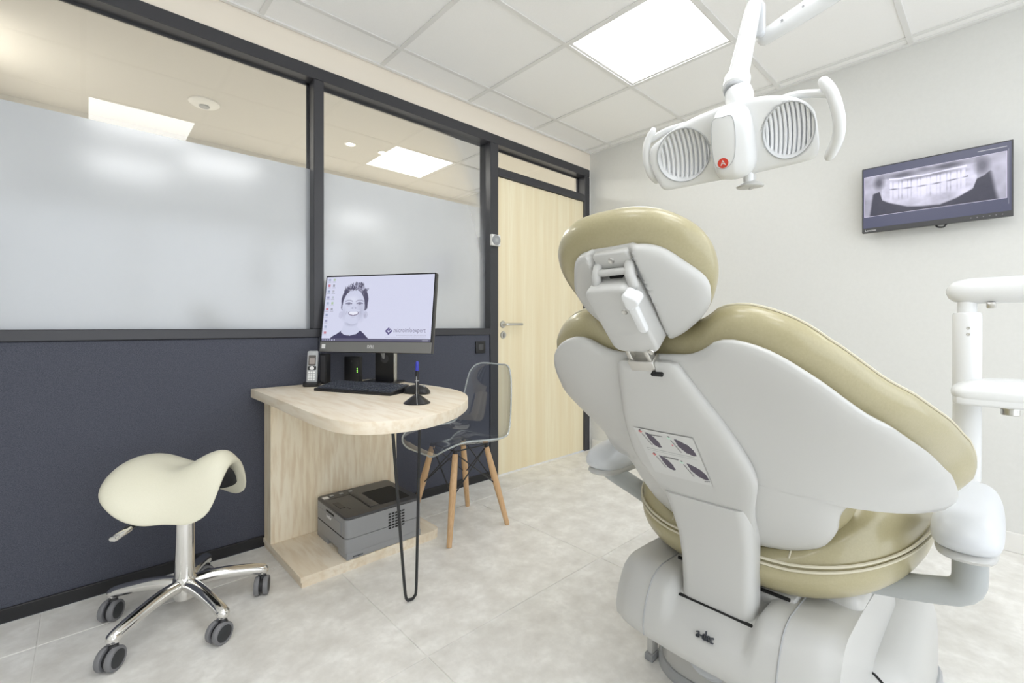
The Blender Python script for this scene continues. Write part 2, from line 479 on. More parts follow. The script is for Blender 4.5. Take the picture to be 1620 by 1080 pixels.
wf.box(WX0, WX1, YR - .07, YR - .02, WZ0, WZ0 + .05).box(WX0, WX1, YR - .07, YR - .02, WZ1 - .05, WZ1)
struct('window_added', wf, M['white_trim'])  # frame of an unseen window, added to let in fill light
# left wall: peach header strip, fabric dado, glazed partition
wl = struct('wall_left', MB().box(XL, XB, YW + .004, YW + .1, 2.318, ZC + .05), M['header'])
for x0, x1 in ((XL, .857), (.857, 1.985)):
    struct('fabric_panel', MB().box(x0 + .001, x1 - .001, YW + .006, YW + .09, .045, .967, .003, 1), M['fabric'], wl)
struct('baseboard_left', MB().box(XL, 1.985, YW - .004, YW + .08, 0, .05, .003, 1), M['black'])
struct('trim_1', MB().box(XL, 3.06, YW - .004, YW + .095, 2.256, 2.318, .003, 1), M['alu'])            # head beam
struct('trim_2', MB().box(.832, .882, YW - .002, YW + .09, 1.009, 2.256, .003, 1), M['alu'])            # mullion
struct('trim_3', MB().box(1.983, 2.053, YW - .004, YW + .095, 0, 2.256, .003, 1), M['alu'])             # door post
struct('trim_4', MB().box(2.997, 3.06, YW - .004, YW + .095, 0, 2.256, .003, 1), M['alu'])              # right door post
struct('trim_5', MB().box(2.053, 2.997, YW - .004, YW + .095, 2.047, 2.103, .003, 1), M['alu'])         # door head rail
struct('trim_6', MB().box(XL, 1.983, YW - .003, YW + .095, .967, 1.009, .003, 1), M['alu'])             # sill rail
struct('trim_7', MB().box(3.06, XB, YW + .004, YW + .1, 0, 2.318), M['wall'])
GYP = YW + .055
FROST = 1.818
def glazed(name, x0, x1, z0, z1, frost):
    o = struct(name, MB().box(x0, x1, GYP + .012, GYP + .02, z1 - .012, z1).box(x0, x1, GYP + .012, GYP + .02, z0, z0 + .012)
               .box(x0, x0 + .012, GYP + .012, GYP + .02, z0, z1).box(x1 - .012, x1, GYP + .012, GYP + .02, z0, z1), M['alu'])
    mb = MB(); q = GYP
    zc = FROST if frost else z0
    struct('clear_pane', MB().add([(x0, q, zc), (x1, q, zc), (x1, q, z1), (x0, q, z1)], [(0, 1, 2, 3)]), M['glass'], o)
    if frost:
        struct('frosted_pane', MB().add([(x0, q, z0), (x1, q, z0), (x1, q, zc), (x0, q, zc)], [(0, 1, 2, 3)]), M['frost'], o)
    return o
glazed('window_1', XL, .832, 1.009, 2.256, True)
glazed('window_2', .882, 1.983, 1.009, 2.256, True)
glazed('window_3', 2.053, 2.997, 2.103, 2.256, False)
# door
d1 = struct('door_1', MB().box(2.0555, 2.9945, YW + .012, YW + .052, .006, 2.045, .002, 1), M['door'])
hb = MB().lathe((2.105, YW + .013, 1.035), (0, -1, 0), [(.025, 0), (.026, .003), (.024, .008), (.011, .009), (.010, .045)], 24)
hb.tube([(2.105, YW - .03, 1.035), (2.14, YW - .036, 1.036), (2.23, YW - .036, 1.037), (2.245, YW - .035, 1.037)], .0095, 12, True)
struct('door_handle', hb, M['steel'], d1, smooth=True)
hb = MB().lathe((2.108, YW + .013, .962), (0, -1, 0), [(.025, 0), (.026, .003), (.024, .008)], 24)
struct('lock_rose', hb, M['steel'], d1, smooth=True)
struct('keyhole', MB().box(2.105, 2.112, YW + .003, YW + .0045, .945, .975, .001, 1), M['slot'], d1)
struct('latch_plate', MB().box(2.0545, 2.0585, YW + .0105, YW + .03, .94, 1.10, .001, 1), M['steel'], d1)
# corridor behind the partition
struct('floor_corridor', MB().box(XL, 4.2, YW + .1, 4.3, -.06, 0), M['floor'])
struct('ceiling_corridor', MB().box(XL, 4.2, YW + .1, 4.3, ZC, ZC + .06), M['corr'])
struct('wall_corridor_far', MB().box(XL, 4.2, 4.2, 4.3, 0, ZC), M['corr'])
struct('wall_corridor_left', MB().box(XL - .1, XL, YW + .1, 4.3, 0, ZC), M['corr'])
struct('wall_corridor_right', MB().box(4.2, 4.3, YW + .1, 4.3, 0, ZC + .05), M['corr'])
struct('wall_corridor_corner', MB().box(XL, -.45, 3.1, 4.2, 0, ZC), M['corr'])
struct('wall_end', MB().box(XB, 4.2, YW + .05, YW + .1, 0, ZC + .05), M['corr'])

# ================================================================== CEILING LIGHTS
lab = {0: 'square white ceiling light panel, the one in direct view beside the dental lamp arm',
       1: 'square ceiling light panel mirrored in the clear glass above the saddle stool',
       2: 'ceiling light panel out of view, its blurred glow on the frosted glass above the stool',
       3: 'ceiling light panel out of view, its blurred glow on the frosted glass above the computer',
       4: 'ceiling light panel out of view in the near right corner of the room',
       5: 'added fill light panel out of view behind the camera, beside the glass partition',  # extra panel, added to brighten the chair back and stool
       6: 'ceiling light panel out of view above the near right of the treatment chair'}
for k, (i, j) in enumerate(lcells):
    x0, x1, y0, y1 = gx[i], gx[i + 1], gy[j], gy[j + 1]
    t = thing('ceiling_light', lab[k], 'ceiling light', ((x0 + x1) / 2, (y0 + y1) / 2, ZC), 'square light panels in the ceiling grid')
    mb = MB()
    for a in ((x0 + .004, x1 - .004, y0 + .004, y0 + .024), (x0 + .004, x1 - .004, y1 - .024, y1 - .004),
              (x0 + .004, x0 + .024, y0 + .024, y1 - .024), (x1 - .024, x1 - .004, y0 + .024, y1 - .024)):
        mb.box(*a, ZC + .0065, ZC + .022)
    obj('frame', mb, M['tbar'], t, smooth=False)
    obj('diffuser', MB().box(x0 + .024, x1 - .024, y0 + .024, y1 - .024, ZC + .009, ZC + .018), M['panel'], t, smooth=False)

def downlight(x, y, label):
    t = thing('downlight', label, 'downlight', (x, y, ZC), 'warm downlights in the corridor ceiling')
    obj('trim_ring', MB().lathe((x, y, ZC), (0, 0, -1), [(.038, 0), (.046, 0), (.044, .006), (.034, .006)], 24, False, False), M['white_trim'], t)
    obj('lens', MB().lathe((x, y, ZC - .004), (0, 0, 1), [(.034, 0), (.034, .003)], 24), M['warm'], t)
downlight(1.52, 3.49, 'small warm downlight behind the glass, farther from the door of the two')
downlight(1.79, 3.48, 'small warm downlight behind the glass, nearer the door of the two')
downlight(-.30, 2.95, 'small warm downlight at the photo\'s left edge, behind the clear glass')

t = thing('smoke_detector', 'round white detector disc on the corridor ceiling, seen through clear glass', 'detector', (.555, 3.48, ZC))
obj('body', MB().lathe((.555, 3.48, ZC), (0, 0, -1), [(.085, 0), (.085, .008), (.07, .02), (.03, .024), (.001, .024)], 32), M['white_trim'], t)
obj('sensor_ring', MB().lathe((.555, 3.48, ZC - .0235), (0, 0, -1), [(.03, 0), (.03, .006), (.025, .01), (.001, .01)], 24), M['lgrey'], t)
def lamp_area(name, loc, sx, sy, power, col):
    l = bpy.data.lights.new(name, 'AREA'); l.shape = 'RECTANGLE'; l.size = sx; l.size_y = sy; l.energy = power; l.color = col
    o = bpy.data.objects.new(name, l); COL.objects.link(o); o.location = loc; return o
for x in (-.3, 1.2, 2.4, 3.5): lamp_area('corridor_fill', (x, 3.4, ZC - .03), .6, .5, 26, (1, .965, .91))  # fill lamps added to brighten the corridor, apart from its downlights
#INSERT
# ================================================================== DENTAL CHAIR (faces +X, centre line Y = YC)
YC = .432
ch = thing('dental_chair', 'khaki leather dental treatment chair with white plastic shell, back turned to the viewer', 'dental chair', (1.25, YC, 0))
TH = R(38)
def back(a, t, n):
    return V(.73 + t * sin(TH) + n * cos(TH), YC - a, .949 - t * cos(TH) + n * sin(TH))
def wing(a, t): return min(max(3 * t, 0), 1.1) * a * a
BH = [(0, -.012), (.05, -.013), (.076, -.015), (.102, -.027), (.127, -.045), (.152, -.048), (.169, -.044), (.195, -.032), (.220, -.013),
      (.241, .011), (.261, .042), (.28, .08), (.299, .119), (.319, .153), (.338, .206), (.354, .262), (.366, .335), (.377, .408), (.376, .441),
      (.365, .454), (.346, .449), (.321, .425), (.294, .403), (.268, .392), (.239, .393), (.221, .425), (.212, .469), (.190, .512),
      (.171, .525), (.137, .535), (.092, .534), (0, .53)]
outl = smooth_closed(mirror_outline(BH), 150)
mb = MB().pillow(outl, lambda a, t, n: back(a, t, .020 + wing(a, t) - n), (0, .24), .014, .016, kt=14, kb=14, n=12)
obj('back_shell', mb, M['white'], ch, angle=60)
co = smooth_closed(offset_outline(smooth_closed(mirror_outline(BH), 90), .022), 150)
mb = MB().pillow(co, lambda a, t, n: back(a, t, .075 + wing(a, t) - n), (0, .24), .05, .05, kt=7, kb=5, n=14)
cush = obj('back_cushion', mb, M['tan'], ch, angle=70)
# stitched seam running just inside the cushion's front rim
so = smooth_closed(offset_outline(smooth_closed(mirror_outline(BH), 90), .0195), 150)
pts = [back(a, t, .075 + wing(a, t) + .012) for a, t in so]
obj('seam', MB().tube(pts + [pts[0]], .0022, 6), M['tan_thread'], cush)
# raised spine cover, its sticker
SPH = [(-.012, .03), (-.008, .055), (.02, .068), (.07, .084), (.13, .102), (.2, .117), (.25, .124), (.29, .122), (.32, .114), (.38, .098), (.45, .086), (.475, .07)]
sp = [(w_, t_) for t_, w_ in SPH]; sp = [(0, -.013)] + sp + [(0, .478)]
spo = smooth_closed(mirror_outline(sp), 110)
def bulge(a, t): return -.012 + .14 * a * a
mb = MB().pillow(spo, lambda a, t, n: back(a, t, bulge(a, t) + .012 - n), (0, .25), .012, .02, kt=10, kb=20, n=9)
spine = obj('spine_cover', mb, M['white'], ch, angle=60)
# lower back link
rings = []
for (x, z, hw, th_) in ((.97, .665, .090, .03), (1.0, .615, .088, .032), (1.026, .56, .083, .034), (1.036, .50, .079, .034), (1.040, .44, .078, .034), (1.040, .385, .078, .034)):
    rr = rrect(-hw, hw, -th_, th_, .022, 5)
    rings.append([V(x + b * 1.0, YC - a, z + b * .35) for a, b in rr])
obj('back_link', MB().loft(rings), M['white'], ch, angle=50)

def poly_fill(img, poly, col, a=1.0):
    h, w_, _ = img.shape; P = np.array(poly, float)
    yy, xx = np.mgrid[0:h, 0:w_]; x = (xx + .5) / w_; y = (yy + .5) / h
    ins = np.zeros((h, w_), bool)
    for i in range(len(P)):
        x0, y0 = P[i - 1]; x1, y1 = P[i]
        c = ((y0 > y) != (y1 > y)) & (x < (x1 - x0) * (y - y0) / ((y1 - y0) + 1e-12) + x0)
        ins ^= c
    img[ins] = img[ins] * (1 - a) + np.array(col) * a
def ell(img, cx, cy, rx, ry, col, a=1.0, soft=0.0):
    h, w_, _ = img.shape; yy, xx = np.mgrid[0:h, 0:w_]
    d = np.sqrt((((xx + .5) / w_ - cx) / rx) ** 2 + (((yy + .5) / h - cy) / ry) ** 2)
    k = (np.clip((1 - d) / soft, 0, 1) if soft else (d < 1) * 1.0)[..., None] * a
    img[:] = img * (1 - k) + np.array(col) * k
def seg(img, x0, y0, x1, y1, wd, col, a=1.0, asp=1.0):
    h, w_, _ = img.shape; yy, xx = np.mgrid[0:h, 0:w_]; x = (xx + .5) / w_ * asp; y = (yy + .5) / h
    dx, dy = (x1 - x0) * asp, y1 - y0; t = np.clip(((x - x0 * asp) * dx + (y - y0) * dy) / (dx * dx + dy * dy + 1e-12), 0, 1)
    k = (np.hypot(x - x0 * asp - t * dx, y - y0 - t * dy) < wd)
    img[k] = img[k] * (1 - a) + np.array(col) * a

# sticker on the spine cover: four small diagrams of headrest and cushion, captions and two lines of small print
st = np.ones((110, 104, 3)) * np.array([.60, .60, .585])
dk, gy_ = (.075, .06, .09), (.25, .26, .25)
for (bx, by, k) in ((.03, .07, .8), (.52, .10, 1.0), (.10, .55, .8), (.56, .60, 1.0)):
    leaf = [(bx + .15, by - .01), (bx + .20, by - .005), (bx + .30 * k + .05, by + .07), (bx + .36 * k + .05, by + .16), (bx + .38 * k + .05, by + .27), (bx + .34 * k + .03, by + .29), (bx + .24 * k + .03, by + .25), (bx + .175, by + .14)]
    poly_fill(st, leaf, dk)
    seg(st, bx + .09, by + .04, bx + .18, by + .26, .010, (.2, .2, .2))
    seg(st, bx + .115, by + .05, bx + .20, by + .25, .005, (.45, .45, .45))
    ell(st, bx + .07, by - .005, .032, .026, (.55, .72, .62) if k == 1 else (.55, .14, .14))
    ell(st, bx + .075, by - .035, .016, .014, (.06, .05, .05))
ell(st, .60, .24, .018, .016, (.6, .15, .2))
for (x0, y0, x1) in ((.26, .09, .47), (.33, .55, .58)):
    for q in np.arange(x0, x1, .022): seg(st, q, y0, q + .012, y0 + .012 * (int(q * 997) % 2), .011, (.1, .1, .1))
for (x0, y0, x1) in ((.08, .415, .9), (.08, .46, .92)):
    for q in np.arange(x0, x1, .02): seg(st, q, y0 + .002, q + .011, y0 + .002, .006, (.40, .41, .40))
seg(st, .90, .93, .985, .90, .010, (.2, .2, .2))
def stf(u, v):
    a = -.083 + .125 * u + .0 * v; t = .160 + .138 * v
    return back(a, t, bulge(a, t) - .0018)
picture('sticker', st, stf, M['print_pic'], spine)

# ---- headrest
TH2 = R(41)
def hr(a, t, n):
    return V(.701 + t * sin(TH2) + n * cos(TH2), YC - a, .994 - t * cos(TH2) + n * sin(TH2))
HO_ = -.012                                                  # the cushion sits a little off the bracket's axis
HH = [(0, -.214), (.035, -.213), (.068, -.206), (.102, -.188), (.130, -.160), (.144, -.128), (.146, -.092), (.137, -.055), (.116, -.014), (.085, .02), (.045, .043), (0, .05)]
ho = smooth_closed(mirror_outline(HH), 100)
mb = MB().pillow(ho, lambda a, t, n: hr(a + HO_, t, .075 + .45 * a * a - n), (0, -.08), .035, .05, kt=5, kb=3, n=14)
hc = obj('headrest_cushion', mb, M['tan'], ch, angle=80)
PH = [(0, -.170), (.05, -.168), (.082, -.152), (.106, -.119), (.125, -.085), (.125, -.057), (.113, -.027), (.08, .003), (.045, .021), (0, .026)]
po = smooth_closed(mirror_outline(PH), 120)
def rise(a):
    return .013 * (1 - (abs(a) - .040) / .09) * ss_(.036, .044, abs(a))
def ss_(e0, e1, x):
    x = min(1, max(0, (x - e0) / (e1 - e0))); return x * x * (3 - 2 * x)
mb = MB().pillow(po, lambda a, t, n: hr(a, t, .048 + .45 * a * a - n - rise(a)), (0, -.08), .014, .012, kt=14, kb=14, n=26)
hp = obj('headrest_plate', mb, M['white'], ch, angle=50)
# ratchet groove on the plate, either side of the bracket
for s_ in (-1, 1):
    g = MB().loft([[hr(s_ * x_, t_, n_) for x_, n_ in ((.0335, .0315), (.0335, .045), (.0385, .045), (.0385, .0315))] for t_ in (-.15, -.08, .005)])
    obj('plate_groove', g, M['lgrey'], hp, smooth=False)
# articulated bracket
br = MB().prism(rrect(-.044, .044, -.122, .017, .016, 5), lambda a, t, n: hr(a - .006 + .05 * (t + .05), t, n), -.012, .036, .008)
brk = obj('headrest_bracket', br, M['white'], ch, angle=40)
hb = MB().prism(rrect(-.034, .034, -.166, -.115, .006, 3), lambda a, t, n: hr(a, t, n), .027, .05, .004)
obj('hinge_plate', hb, M['white'], brk, angle=40)
hb = MB()
for s_ in (-1, 1):
    hb.tube([hr(s_ * .030, -.142, .026), hr(s_ * .032, -.132, .014), hr(s_ * .035, -.115, .008)], .0085, 10, True)
hb.tube([hr(-.026, -.136, .018), hr(.026, -.136, .018)], .006, 10)
obj('hinge_fork', hb, M['white'], brk)
obj('hinge_slot', MB().prism(rrect(-.012, .012, -.128, -.118, .003, 3), lambda a, t, n: hr(a, t, n), .020, .029), M['slot'], brk)
kn = MB()
lob = [(.013 + .0022 * cos(3 * 2 * PI * k / 36)) for k in range(36)]
kn.prism([(.040 + l * cos(2 * PI * k / 36), -.105 + l * 1.15 * sin(2 * PI * k / 36)) for k, l in enumerate(lob)], lambda a, t, n: hr(a, t, n), -.028, -.004, .004)
kn.prism(rrect(.026, .041, -.10, -.035, .006, 4), lambda a, t, n: hr(a, t, n), -.019, -.008, .004)
obj('lock_lever', kn, M['white2'], brk)
for a, t, n in ((.012, -.076, -.0115), (.026, .012, -.0115), (0, -.152, .027)):
    obj('screw', MB().lathe(hr(a, t, n), hr(0, 0, -1) - hr(0, 0, 0), [(.0055, 0), (.0048, .002), (.002, .001)], 14), M['steel'], brk)
gl = MB()
for s_ in (-1, 1): gl.prism(rrect(s_ * .018 - .0045, s_ * .018 + .0045, .012, .052, .003, 3), lambda a, t, n: hr(a - .004, t, n), -.012, .004, .002)
gl.prism(rrect(-.025, .025, .034, .064, .004, 3), lambda a, t, n: hr(a - .004, t, n), -.016, .010, .002)
gl.prism(rrect(-.016, .016, .014, .04, .003, 3), lambda a, t, n: hr(a - .004, t, n), -.002, .006, .002)
obj('glide_bar', gl, M['steel'], ch)
obj('glide_slot', MB().prism(rrect(.012, .034, .003, .009, .002, 3), lambda a, t, n: back(a, t, n), -.0135, .003), M['slot'], spine)

# ---- seat, leg rest
SW = .325
so_ = [(1.045, 0), (1.055, .12), (1.085, .20), (1.15, .262), (1.26, .305), (1.42, .325), (1.62, .315), (1.84, .27), (2.05, .225), (2.25, .20), (2.36, .17), (2.41, .09), (2.42, 0)]
so2 = smooth_closed(so_ + [(x, -a) for x, a in so_[::-1][1:-1]], 130)
def seat_z(x, a):
    lift = .55 * max(0, abs(a) - .12) ** 1.3 * min(1, max(0, 1.75 - x) / .3)
    return .505 + lift * .55 - .10 * max(0, x - 1.75)
def seat_fn(x, a, n):
    z = seat_z(x, a)
    return V(x, YC - a, z + (n if n < 0 else n * (1 - .25 * math.exp(-(a / .09) ** 2) * (1 if x < 1.6 else 0)) + (.10 * math.exp(-((abs(a) - .23) / .085) ** 2) * math.exp(-((x - 1.25) / .16) ** 2) if n > .02 else 0)))
mb = MB().pillow(so2, seat_fn, (1.5, 0), .075, .075, kt=6, kb=9, n=16)
seat = obj('seat_cushion', mb, M['tan'], ch, angle=80)
so3 = offset_outline(so2, .0015)
for dz in (.026, .015):
    pts = [V(x, YC - a, seat_z(x, a) + dz) for x, a in so3]
    obj('seam', MB().tube(pts + [pts[0]], .003, 6), M['tan_thread'], seat)
for a0 in (-.128, .128):                                        # short cross seams over the rear rim
    pts = [V(x, YC - a0 * (1 + .25 * (x - 1.06)), surf_z(seat, x, YC - a0 * (1 + .25 * (x - 1.06))) + .0005) for x in np.linspace(1.068, 1.30, 14)]
    obj('seam', MB().tube(pts, .0022, 6), M['tan_thread'], seat)

# ---- lift housing and base
prof = [(.948, .300), (.944, .335), (.958, .378), (.985, .418), (1.02, .434), (1.06, .436), (1.20, .43), (1.40, .405), (1.55, .36), (1.62, .28), (1.60, .22), (1.30, .22), (1.10, .262), (.98, .284)]
prof = smooth_closed(prof, 60)
rings = []
pc = np.array([1.28, .32])
ny = 40
for k in range(ny + 1):
    y = -1 + 2 * k / ny; a = .232 * y
    e = (1 - abs(y) ** 9) ** .5 if abs(y) < 1 else .0
    e = max(e, .55)
    rec = 0.0
    ring = []
    for x, z in prof:
        q = pc + (np.array([x, z]) - pc) * np.array([1 - .10 * (1 - e) - .055 * y * y * (1 if x < 1.2 else 0), e * .15 + .85 if abs(y) < 1 else .93])
        zz = q[1]
        if abs(a) < .095 and q[0] < 1.09 and zz > .36: zz -= .026 * min(1, (zz - .36) / .04) * min(1, (.095 - abs(a)) / .012)
        ring.append(V(q[0], YC - a, zz))
    rings.append(ring)
lift = obj('lift_housing', MB().loft(rings), M['white'], ch, angle=55)
for s_ in (-1, 1):
    pts = []
    for x, z in prof:
        if z > .29 and x < 1.25:
            y = .60; q = pc + (np.array([x, z]) - pc) * np.array([1 - .055 * y * y, 1.0]); pts.append(V(q[0] - .0005, YC - s_ * .14, q[1] + .0005))
    pts.sort(key=lambda p: p.z + p.x * .6)
    obj('panel_joint', MB().tube(pts, .0016, 6), M['lgrey'], lift)
obj('link_slot', MB().box(1.002, 1.078, YC - .080, YC + .080, .36, .4045, .002), M['slot'], lift)
text('maker_name', 'a-dec', (.9535, YC - .004, .369), (0, -1, 0), (.42, 0, .91), .026, M['ink'], lift, ext=.0035, width=.036)
obj('chassis', MB().box(1.09, 1.9, YC - .135, YC + .135, .405, .446, .012).box(1.17, 1.85, YC - .232, YC + .232, .39, .462, .034, 4).box(1.10, 1.85, YC - .12, YC + .12, .38, .41, .006), M['white'], ch)
obj('chassis_gap', MB().box(1.087, 1.092, YC - .125, YC + .125, .4385, .4445), M['slot'], ch, smooth=False)
# floor base
bo = rrect(1.24, 1.90, -.30, .305, .12, 8)
def base_fn(x, a, h): return V(x, YC - a, h)
bm_ = MB()
c0 = np.array([1.55, 0]); pa = np.array(bo)
rr_ = []
for ins, z in ((0, .0), (0, .15), (.004, .19), (.012, .22), (.03, .245), (.06, .260), (.10, .265)):
    L_ = np.linalg.norm(pa - c0, axis=1, keepdims=True)
    rr_.append([V(x, YC - a, z) for x, a in c0 + (pa - c0) * (L_ - ins) / L_])
base = obj('base_cover', bm_.loft(rr_), M['white'], ch, angle=50)
rr2 = []
for ins, z in ((-.012, 0), (-.012, .022), (-.006, .03)):
    L_ = np.linalg.norm(pa - c0, axis=1, keepdims=True)
    rr2.append([V(x, YC - a, z) for x, a in c0 + (pa - c0) * (L_ - ins) / L_])
obj('base_plate', MB().loft(rr2), M['lgrey'], base)
sp_ = [V(1.287, y, surf_z(base, 1.287, y) - .001) for y in np.linspace(YC - .275, YC - .19, 12)]
obj('base_slot', MB().tube(sp_, .0032, 6), M['slot'], base, smooth=False)
pd = MB().lathe((1.225, YC + .10, .155), (-.72, 0, .7), [(.066, -.02), (.066, .004), (.06, .008), (.05, .008), (.046, .002), (.034, -.004), (.02, -.004), (.016, .002), (.008, .004)], 36)
obj('pivot_boss', pd, M['cool'], base)
obj('boss_recess', MB().lathe((1.2235, YC + .10, .1575), (-.72, 0, .7), [(.044, .0), (.034, -.003), (.021, -.003)], 36, False, False), M['mgrey'], base)
obj('boss_bolt', MB().lathe((1.221, YC + .10, .159), (-.72, 0, .7), [(.012, 0), (.011, .006), (.006, .006), (.005, .002)], 18), M['blackm'], base)
obj('lift_strut', MB().box(1.14, 1.165, YC + .005, YC + .04, .09, .30, .006, mtx=None), M['white'], base)
for ya, yb, r_ in ((-.16, -.10, .03), (.2, .19, .025)):
    obj('lift_arm', MB().tube([(1.25, YC + ya, .14), (1.12, YC + yb, .27)], r_, 14, True), M['white'], base)
obj('foot_post', MB().box(1.262, 1.30, YC + .296, YC + .316, .02, .20, .006), M['white'], base)
obj('foot_pad', MB().box(1.255, 1.305, YC + .292, YC + .32, 0, .022, .004), M['mgrey'], base)

# ---- armrests
for s_, nm in ((-1, 'armrest'), (1, 'armrest')):
    yc = YC + s_ * .383; dx = -.085 if s_ > 0 else 0
    op = smooth_closed([(1.165, 0), (1.175, .03), (1.205, .047), (1.28, .052), (1.45, .05), (1.54, .035), (1.57, 0), (1.54, -.035), (1.45, -.05), (1.28, -.052), (1.205, -.047), (1.175, -.03)], 60)
    ar = obj('armrest', MB().pillow(op, lambda x, a, n: V(x + dx, yc + a, .622 + n), (1.35, 0), .050, .03, kt=3.2, kb=6, n=12), M['cool'], ch, angle=80)
    op2 = smooth_closed(offset_outline(op, -.006), 60)
    obj('armrest_rim', MB().pillow(op2, lambda x, a, n: V(x + dx, yc + a, .594 + n), (1.35, 0), .012, .014, kt=12, kb=8, n=6), M['white'], ar, angle=60)
    pt = smooth_open([(1.285, yc + s_ * .004, .60), (1.285, yc + s_ * .004, .55), (1.285, yc + s_ * .002, .51), (1.285, yc - s_ * .012, .489), (1.285, yc - s_ * .040, .479), (1.285, yc - s_ * .10, .464), (1.285, yc - s_ * .2, .445)], 26)
    if s_ > 0: pt = smooth_open([(1.15, yc, .60), (1.165, yc - .012, .582), (1.23, yc - .066, .525), (1.30, yc - .118, .462), (1.33, yc - .17, .445)], 20)
    obj('armrest_post', MB().tube(pt, .027, 18), M['tube'], ar)

# ================================================================== DENTAL LAMP
C0 = V(1.1255, .43, 1.46); LL = V(.2079, -.9781, 0); UU = V(-.4891, -.1040, .8660); NN = V(-.8471, -.1801, -.5)
def lp(a, b, n): return C0 + LL * a + UU * b + NN * n
dl = thing('dental_lamp', 'white twin reflector dental operating lamp on a jointed arm above the treatment chair', 'dental lamp', (1.3, -.5, ZC))
ho_ = [(-.194, .028), (-.165, .045), (-.129, .061), (-.085, .073), (-.041, .080), (0, .084), (.039, .084), (.082, .077), (.117, .065), (.141, .048), (.155, .026), (.161, -.016), (.162, -.052), (.153, -.07), (.127, -.076), (.051, -.082), (0, -.086), (-.062, -.086), (-.144, -.087), (-.178, -.083), (-.191, -.058), (-.199, -.028), (-.2, .002)]
hq = smooth_closed(ho_, 170)
RC = ((-.119, -.006, .061, .064), (.106, 0, .050, .060))
def curve(a): return .35 * a * a
def face(a, b, n):
    d = 0
    if n > 0:
        for cx, cy, rx, ry in RC:
            q = ((a - cx) / rx) ** 2 + ((b - cy) / ry) ** 2
            if q < 1: d = -.026 * min(1, (1 - q) * 4) - .012 * (1 - q)
    return lp(a, b, n + curve(a) + d)
mb = MB().pillow(hq, face, (-.018, -.004), .012, .045, kt=16, kb=2.5, n=44)
head = obj('lamp_head', mb, M['white2'], dl, angle=50)
for cx, cy, rx, ry in RC:
    mb = MB(); n1, n2 = 56, 14; g = []
    for j in range(n2 + 1):
        r = .955 * j / n2
        for i in range(n1):
            th = 2 * PI * i / n1; a, b = cx + rx * r * cos(th), cy + ry * r * sin(th)
            g.append(lp(a, b, .012 + curve(a) - .024 - .010 * (1 - r * r)))
    fs = [(j * n1 + i, j * n1 + (i + 1) % n1, (j + 1) * n1 + (i + 1) % n1, (j + 1) * n1 + i) for j in range(n2) for i in range(n1)]
    refl = obj('reflector', mb.add(g, fs), M['mirror'], head)
    for k in range(-5, 6):                                   # ribs: curved fins across each reflector
        x = k / 5.6; hgt = (1 - x * x) ** .5 * .93
        pts = []
        for q in np.linspace(-hgt, hgt, 13):
            a = cx + rx * (x + .10 * (1 - q * q) - .05); a = min(max(a, cx - rx * .93), cx + rx * .93); b = cy + ry * q
            rr2_ = ((a - cx) / rx) ** 2 + q * q
            pts.append(lp(a, b, .012 + curve(a) - .018 - .010 * (1 - min(1, rr2_)) + .004 * (1 - q * q)))
        obj('rib', MB().tube(pts, .0034, 8, True), M['mirror'], refl)
    rim_ = [lp(cx + rx * cos(2 * PI * i / 48), cy + ry * sin(2 * PI * i / 48), .0135 + curve(cx + rx * cos(2 * PI * i / 48))) for i in range(49)]
    obj('reflector_rim', MB().tube(rim_, .0013, 6), M['lgrey'], head)
hubo = smooth_closed([(-.047, .02), (-.044, .055), (-.03, .077), (0, .080), (.026, .072), (.037, .043), (.042, -.014), (.038, -.062), (.016, -.083), (-.02, -.083), (-.043, -.07), (-.05, -.03)], 60)
def hubf(a, b, n):
    return lp(a, b, .008 + (n * (1.0 - .25 * min(1, max(0, (a + .0) / .04))) if n > 0 else n))
hub = obj('hub', MB().pillow(hubo, hubf, (-.004, 0), .055, .02, kt=8, kb=8, n=12), M['white2'], head, angle=45)
hp_ = smooth_closed([(-.034, .062), (-.012, .066), (.006, .064), (.010, .03), (.006, -.015), (-.004, -.038), (-.022, -.046), (-.037, -.034), (-.040, .01)], 50)
obj('hub_panel', MB().prism(hp_, lambda a, b, n: lp(a - .002, b, n), .058, .0640, .0008), M['white2'], hub)
pl_ = [lp(a - .002, b, .0636) for a, b in hp_]
obj('hub_panel_joint', MB().tube(pl_ + [pl_[0]], .0009, 5), M['lgrey'], hub)
bd = MB().lathe(lp(-.022, -.033, .0638), NN, [(.0115, 0), (.0115, .0008), (.001, .0009)], 24)
badge = obj('badge', bd, M['red'], hub, label='round red badge with white mark')
text('badge_mark', 'A', lp(-.022, -.033, .0648), LL, UU, .017, M['white2'], hub, ext=.0003)
kb_ = MB().lathe(lp(.02, -.07, .0), (lp(0, -1, .25) - lp(0, 0, 0)), [(.012, 0), (.011, .03), (.012, .035)], 20)
obj('control_stem', kb_, M['white2'], head)
obj('control_disc', MB().lathe(lp(.022, -.112, .004), (0.1, 0.05, -1), [(.012, -.026), (.013, -.012), (.027, -.005), (.031, 0), (.029, .003), (.001, .004)], 30).lathe(lp(.023, -.1155, .006), (0.1, .05, -1), [(.004, 0), (.004, .004)], 10), M['white'], head)
